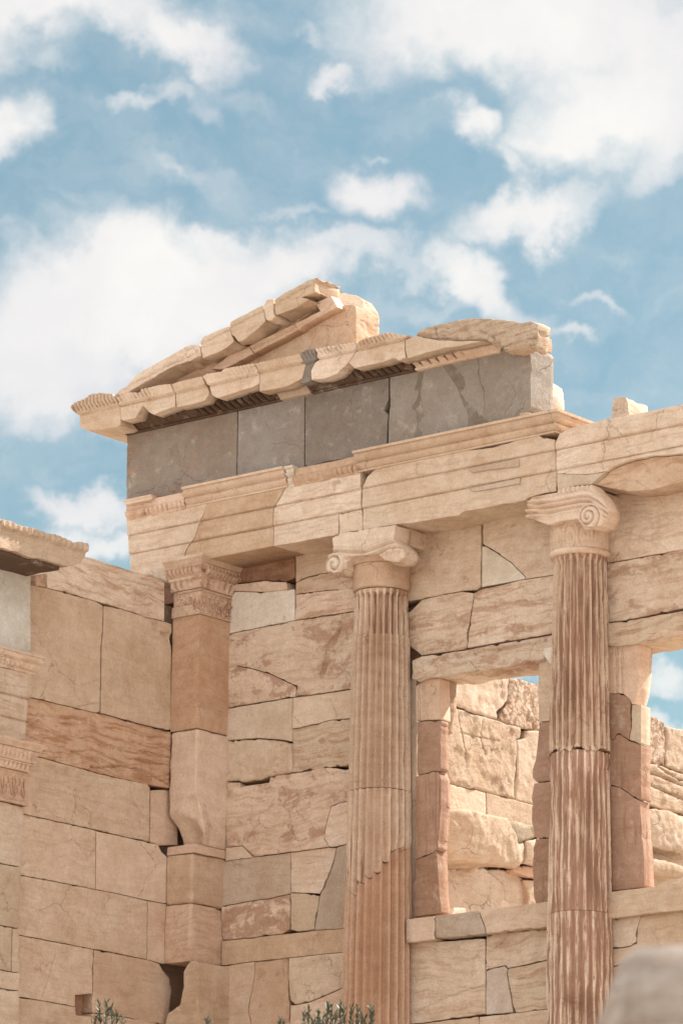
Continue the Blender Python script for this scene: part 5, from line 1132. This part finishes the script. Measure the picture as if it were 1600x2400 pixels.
ib(P('I', 300, 1385, 400, 1392, 700, 1402, 800, 1422, 856, 1470, 878, 1540, 880, 1620, 870, 1800, 300, 1800), tint='sun', patina=.12, rough=.6, at=XB-.16, cracks=[(P('I', 660, 1430, 730, 1500, 740, 1600), .008, .02), (P('I', 430, 1510, 460, 1560), .015, .02), (P('I', 590, 1560, 690, 1630), .008, .012)])
ib(P('I', 866, 1466, 1000, 1472, 1000, 1800, 876, 1800, 886, 1560), tint='sun', patina=.2, rough=.6, at=XB-.08)
ib(P('I', 300, 1630, 500, 1640, 520, 1800, 300, 1800), tint='cream', patina=.1, rough=.4, at=XB-.02)
# through the second window
ib(P('J', 700, 520, 780, 560, 830, 568, 882, 600, 886, 700, 880, 852, 840, 846, 700, 820), mat=RUBBLE, name='rubble', tint='sun', patina=.2, rough=1.)
ib(P('J', 886, 622, 950, 638, 1060, 658, 1300, 760, 1300, 960, 1060, 915, 960, 882, 888, 855, 890, 700), tint='sun', patina=.3, rough=1.)
ib(P('J', 700, 825, 785, 834, 880, 860, 960, 887, 1060, 922, 1300, 970, 1300, 1230, 1060, 1165, 990, 1130, 880, 1108, 790, 1085, 700, 1070), tint='sun', patina=.3, rough=1.2, vein=1., cracks=[(P('J', 790, 890, 900, 930, 1060, 1000), .02, .05), (P('J', 790, 960, 880, 1000, 1060, 1080), .02, .05), (P('J', 840, 860, 960, 930, 1100, 980), .014, .04)], at=XB+.05)
ib(P('J', 700, 1105, 800, 1108, 860, 1120, 960, 1160, 1060, 1178, 1300, 1220, 1300, 1440, 1060, 1395, 960, 1385, 820, 1342, 700, 1300), tint='sun', patina=.15, rough=1.8, fn=bulge(P('J', 900, 1240)[0], .7, .5, .16), edge=.035)
ib(P('J', 700, 1370, 820, 1392, 960, 1438, 978, 1462, 960, 1508, 820, 1492, 700, 1480), tint='sun', patina=.15, rough=1., fn=bulge(P('J', 860, 1450)[0], .5, .2, .1), edge=.05, at=XB+.1)
ib(P('J', 700, 1300, 1300, 1400, 1300, 1800, 700, 1700), tint='sun', patina=.2, rough=.8, at=XB-.12)
rbox('wall_core', IW, XB-.9, XB-.16, .9, 9.5, .0, 8.6, res=.25, rough=1., tint='sun', patina=.3)
rbox('wall_core', IW, XB-.9, XB-.30, 4.61, 5.8, 8.61, 10.25, res=.25, rough=1., tint='sun', patina=.3)
rbox('wall_core', IW, XB-.9, XB-.30, .9, 4.6, 8.6, 10.6, res=.25, rough=1., tint='sun', patina=.3)
rr_ = random.Random(8)
for k_ in range(8):
    y0 = 1.0+k_*1.1
    for z_ in (0, 1.6, 3.2, 4.7): rbox('stone_block', IW, XB-.5, XB-.02, y0+.01, y0+1.09, z_+.01, z_+1.55, res=.2, rough=.8, tint='sun', patina=.2)

# ------------------------------------------------------------------ out of focus rock close to the viewer
pr_ = CP+ray(1525, 2400)*9.0
RK = thing('foreground_rock', 'blurred pale grey rock close to the viewer in the bottom right corner', 'rock', (pr_.x, pr_.y, 0))
top = CP+ray(1500, 2268)*9.0
def rock():
    V = []; F = []; n_, m_ = 48, 40
    hx_ = .16
    for j in range(m_+1):
        t = j/m_; z = -.3+(top.z+.3)*t
        s = 1.0 if t < .995 else .93
        for i in range(n_):
            a = 2*math.pi*i/n_; c, s_ = math.cos(a), math.sin(a)
            e = (abs(c)**14+abs(s_)**14)**(-1/14)
            r = .36*e*s*(1+.7*(1-t))
            V.append((r*c*CR_.x+r*s_*_h.x, r*c*CR_.y+r*s_*_h.y, z))
    V = np.array(V); cx, cy = (top+CR_*.30).x, (top+CR_*.30).y
    V[:, 0] += cx; V[:, 1] += cy; nz = fbm(V, 3, 4, 4); V += (nz*.022)[:, None]*np.array([1, 1, .4])
    for j in range(m_):
        for i in range(n_): i2 = (i+1) % n_; F.append([j*n_+i, j*n_+i2, (j+1)*n_+i2, (j+1)*n_+i])
    F.append([m_*n_+i for i in range(n_)])
    finish('rock_body', V, F, STONE, RK, attrs('rock', .35, 0, .8, 1.))
rock()

# ------------------------------------------------------------------ olive tree whose top sprigs reach into the frame
def leaf_mat():
    m = bpy.data.materials.new('olive_leaves'); m.use_nodes = True; t = m.node_tree; t.nodes.clear(); S = NT(t)
    g = S.n('ShaderNodeNewGeometry'); n_ = S.noise(g.outputs['Position'], 9, 3, .6)
    c = S.mix(S.ramp(n_, .35, .65), (.055, .07, .032, 1), (.115, .125, .068, 1)); c = S.mix(g.outputs['Backfacing'], c, (.15, .165, .115, 1))
    bs = S.n('ShaderNodeBsdfPrincipled', ins={'Base Color': c, 'Roughness': .55}); S.n('ShaderNodeOutputMaterial', ins={0: bs.outputs[0]}); return m
def bark_mat():
    m = bpy.data.materials.new('olive_bark'); m.use_nodes = True; t = m.node_tree; t.nodes.clear(); S = NT(t)
    p = S.n('ShaderNodeNewGeometry').outputs['Position']; n_ = S.noise(S.mapping(p, scale=(6, 6, 1.2)), 4, 6, .65)
    bs = S.n('ShaderNodeBsdfPrincipled', ins={'Base Color': S.mix(n_, (.14, .11, .085, 1), (.26, .22, .18, 1)), 'Roughness': .9, 'Normal': S.n('ShaderNodeBump', ins={'Strength': .7, 'Distance': .03, 'Height': n_}).outputs[0]})
    S.n('ShaderNodeOutputMaterial', ins={0: bs.outputs[0]}); return m
LM, BM = leaf_mat(), bark_mat()
DT = 31.0
tips = [(232, 2385, 2350), (250, 2380, 2346), (262, 2390, 2352), (275, 2395, 2372), (225, 2400, 2378), (287, 2400, 2384), (483, 2410, 2386), (488, 2412, 2392), (657, 2410, 2386), (662, 2412, 2391),
        (712, 2400, 2372), (722, 2400, 2362), (745, 2400, 2368), (768, 2400, 2353), (776, 2396, 2358), (797, 2400, 2350), (805, 2398, 2362), (823, 2400, 2358), (836, 2400, 2356), (846, 2402, 2372), (868, 2400, 2360), (872, 2402, 2368), (855, 2406, 2380), (785, 2402, 2372), (757, 2406, 2382), (733, 2408, 2384)]
bx = CP+ray(560, 2400)*DT
OT = thing('olive_tree', 'olive tree before the walls, only its grey green top sprigs in view', 'tree', (bx.x, bx.y, 0))
ro = random.Random(11)
tube('trunk', OT, [(bx.x, bx.y, -.3), (bx.x+.1, bx.y, .7), (bx.x-.05, bx.y+.05, 1.6), (bx.x+.05, bx.y, 2.6), (bx.x, bx.y, 3.6)], [.32, .24, .19, .14, .09], BM, 14)
LV, LF = [], []; TW = []
def sprig(a, b, nl, ln):
    a = Vector(a); b = Vector(b); ax = (b-a).normalized()
    for i in range(nl):
        t = (i+ro.random())/nl; p = a.lerp(b, t); an = ro.uniform(0, 2*math.pi)
        s = ax.orthogonal().normalized(); q = Matrix.Rotation(an, 3, ax) @ s
        d = (ax*ro.uniform(.5, 1.3)+q*ro.uniform(.35, .9)).normalized(); w = d.cross(q if ro.random() < .5 else Vector((ro.random(), ro.random(), ro.random()))).normalized()
        L = ln*ro.uniform(.7, 1.15); wd = L*.13
        k = len(LV); LV.extend([p, p+d*L*.35+w*wd, p+d*L*.4-w*wd, p+d*L*.75+w*wd*.8, p+d*L*.75-w*wd*.8, p+d*L])
        LF.extend([[k, k+1, k+2], [k+1, k+3, k+4, k+2], [k+3, k+5, k+4]])
ends = []
for x, yb, yt in tips:
    tip = CP+ray(x, yt+4)*DT; j = Vector((ro.uniform(-.3, .3), ro.uniform(-.4, .4), 0)); 
    base = CP+ray(x+ro.uniform(-12, 12), yt+ro.uniform(120, 170))*DT
    sprig(base, tip, 120, .05); ends.append(base); TW.append((base, tip))
limbs = [Vector((bx.x+1.0*math.cos(a_), bx.y+1.0*math.sin(a_), 4.1+.3*math.sin(a_*3))) for a_ in (0.2, 1.3, 2.2, 3.3, 4.3, 5.4)]+[Vector((bx.x, bx.y, 4.7))]
for i in range(1100):   # rest of the crown, below the frame
    a = ro.uniform(0, 2*math.pi); r = 2.0*math.sqrt(ro.random()); zt_ = 4.95-.34*r*r-ro.random()**2*2.2
    p = Vector((bx.x+r*math.cos(a), bx.y+r*math.sin(a), max(2.2, zt_))); q = p+Vector((math.cos(a)*.25, math.sin(a)*.25, .35))
    sprig(p-Vector((0, 0, .15)), q, 26, .065); 
    if i % 5 == 0: ends.append(p)
cw = finish('crown', np.array([tuple(v) for v in LV]), LF, LM, OT, {}, smooth=False); cw['kind'] = 'stuff'
VV = []; FF = []
def stick(a, b, ra, rb):
    a = np.array(a); b = np.array(b); d = b-a; d = d/np.linalg.norm(d); u = np.cross(d, [.3, .9, .2]); u /= np.linalg.norm(u); v = np.cross(d, u); k = len(VV)
    for c, r in ((a, ra), (b, rb)):
        for i in range(5): t = 2*math.pi*i/5; VV.append(c+(u*math.cos(t)+v*math.sin(t))*r)
    for i in range(5): i2 = (i+1) % 5; FF.append([k+i, k+i2, k+5+i2, k+5+i])
for e in ends:
    m_l = min(limbs, key=lambda q: (q-Vector(e)).length); mid = m_l.lerp(Vector(e), .5)+Vector((ro.uniform(-.15, .15), ro.uniform(-.15, .15), ro.uniform(-.1, .15)))
    stick(m_l, mid, .022, .014); stick(mid, e, .014, .006)
for q in limbs:
    k1 = Vector((bx.x, bx.y, 3.5)).lerp(q, .5)+Vector((0, 0, -.12)); stick((bx.x, bx.y, 3.4), k1, .075, .055); stick(k1, q, .055, .035)
for a, b in TW: stick(a, b, .006, .0025)
finish('branches', np.array(VV), FF, BM, OT, {})
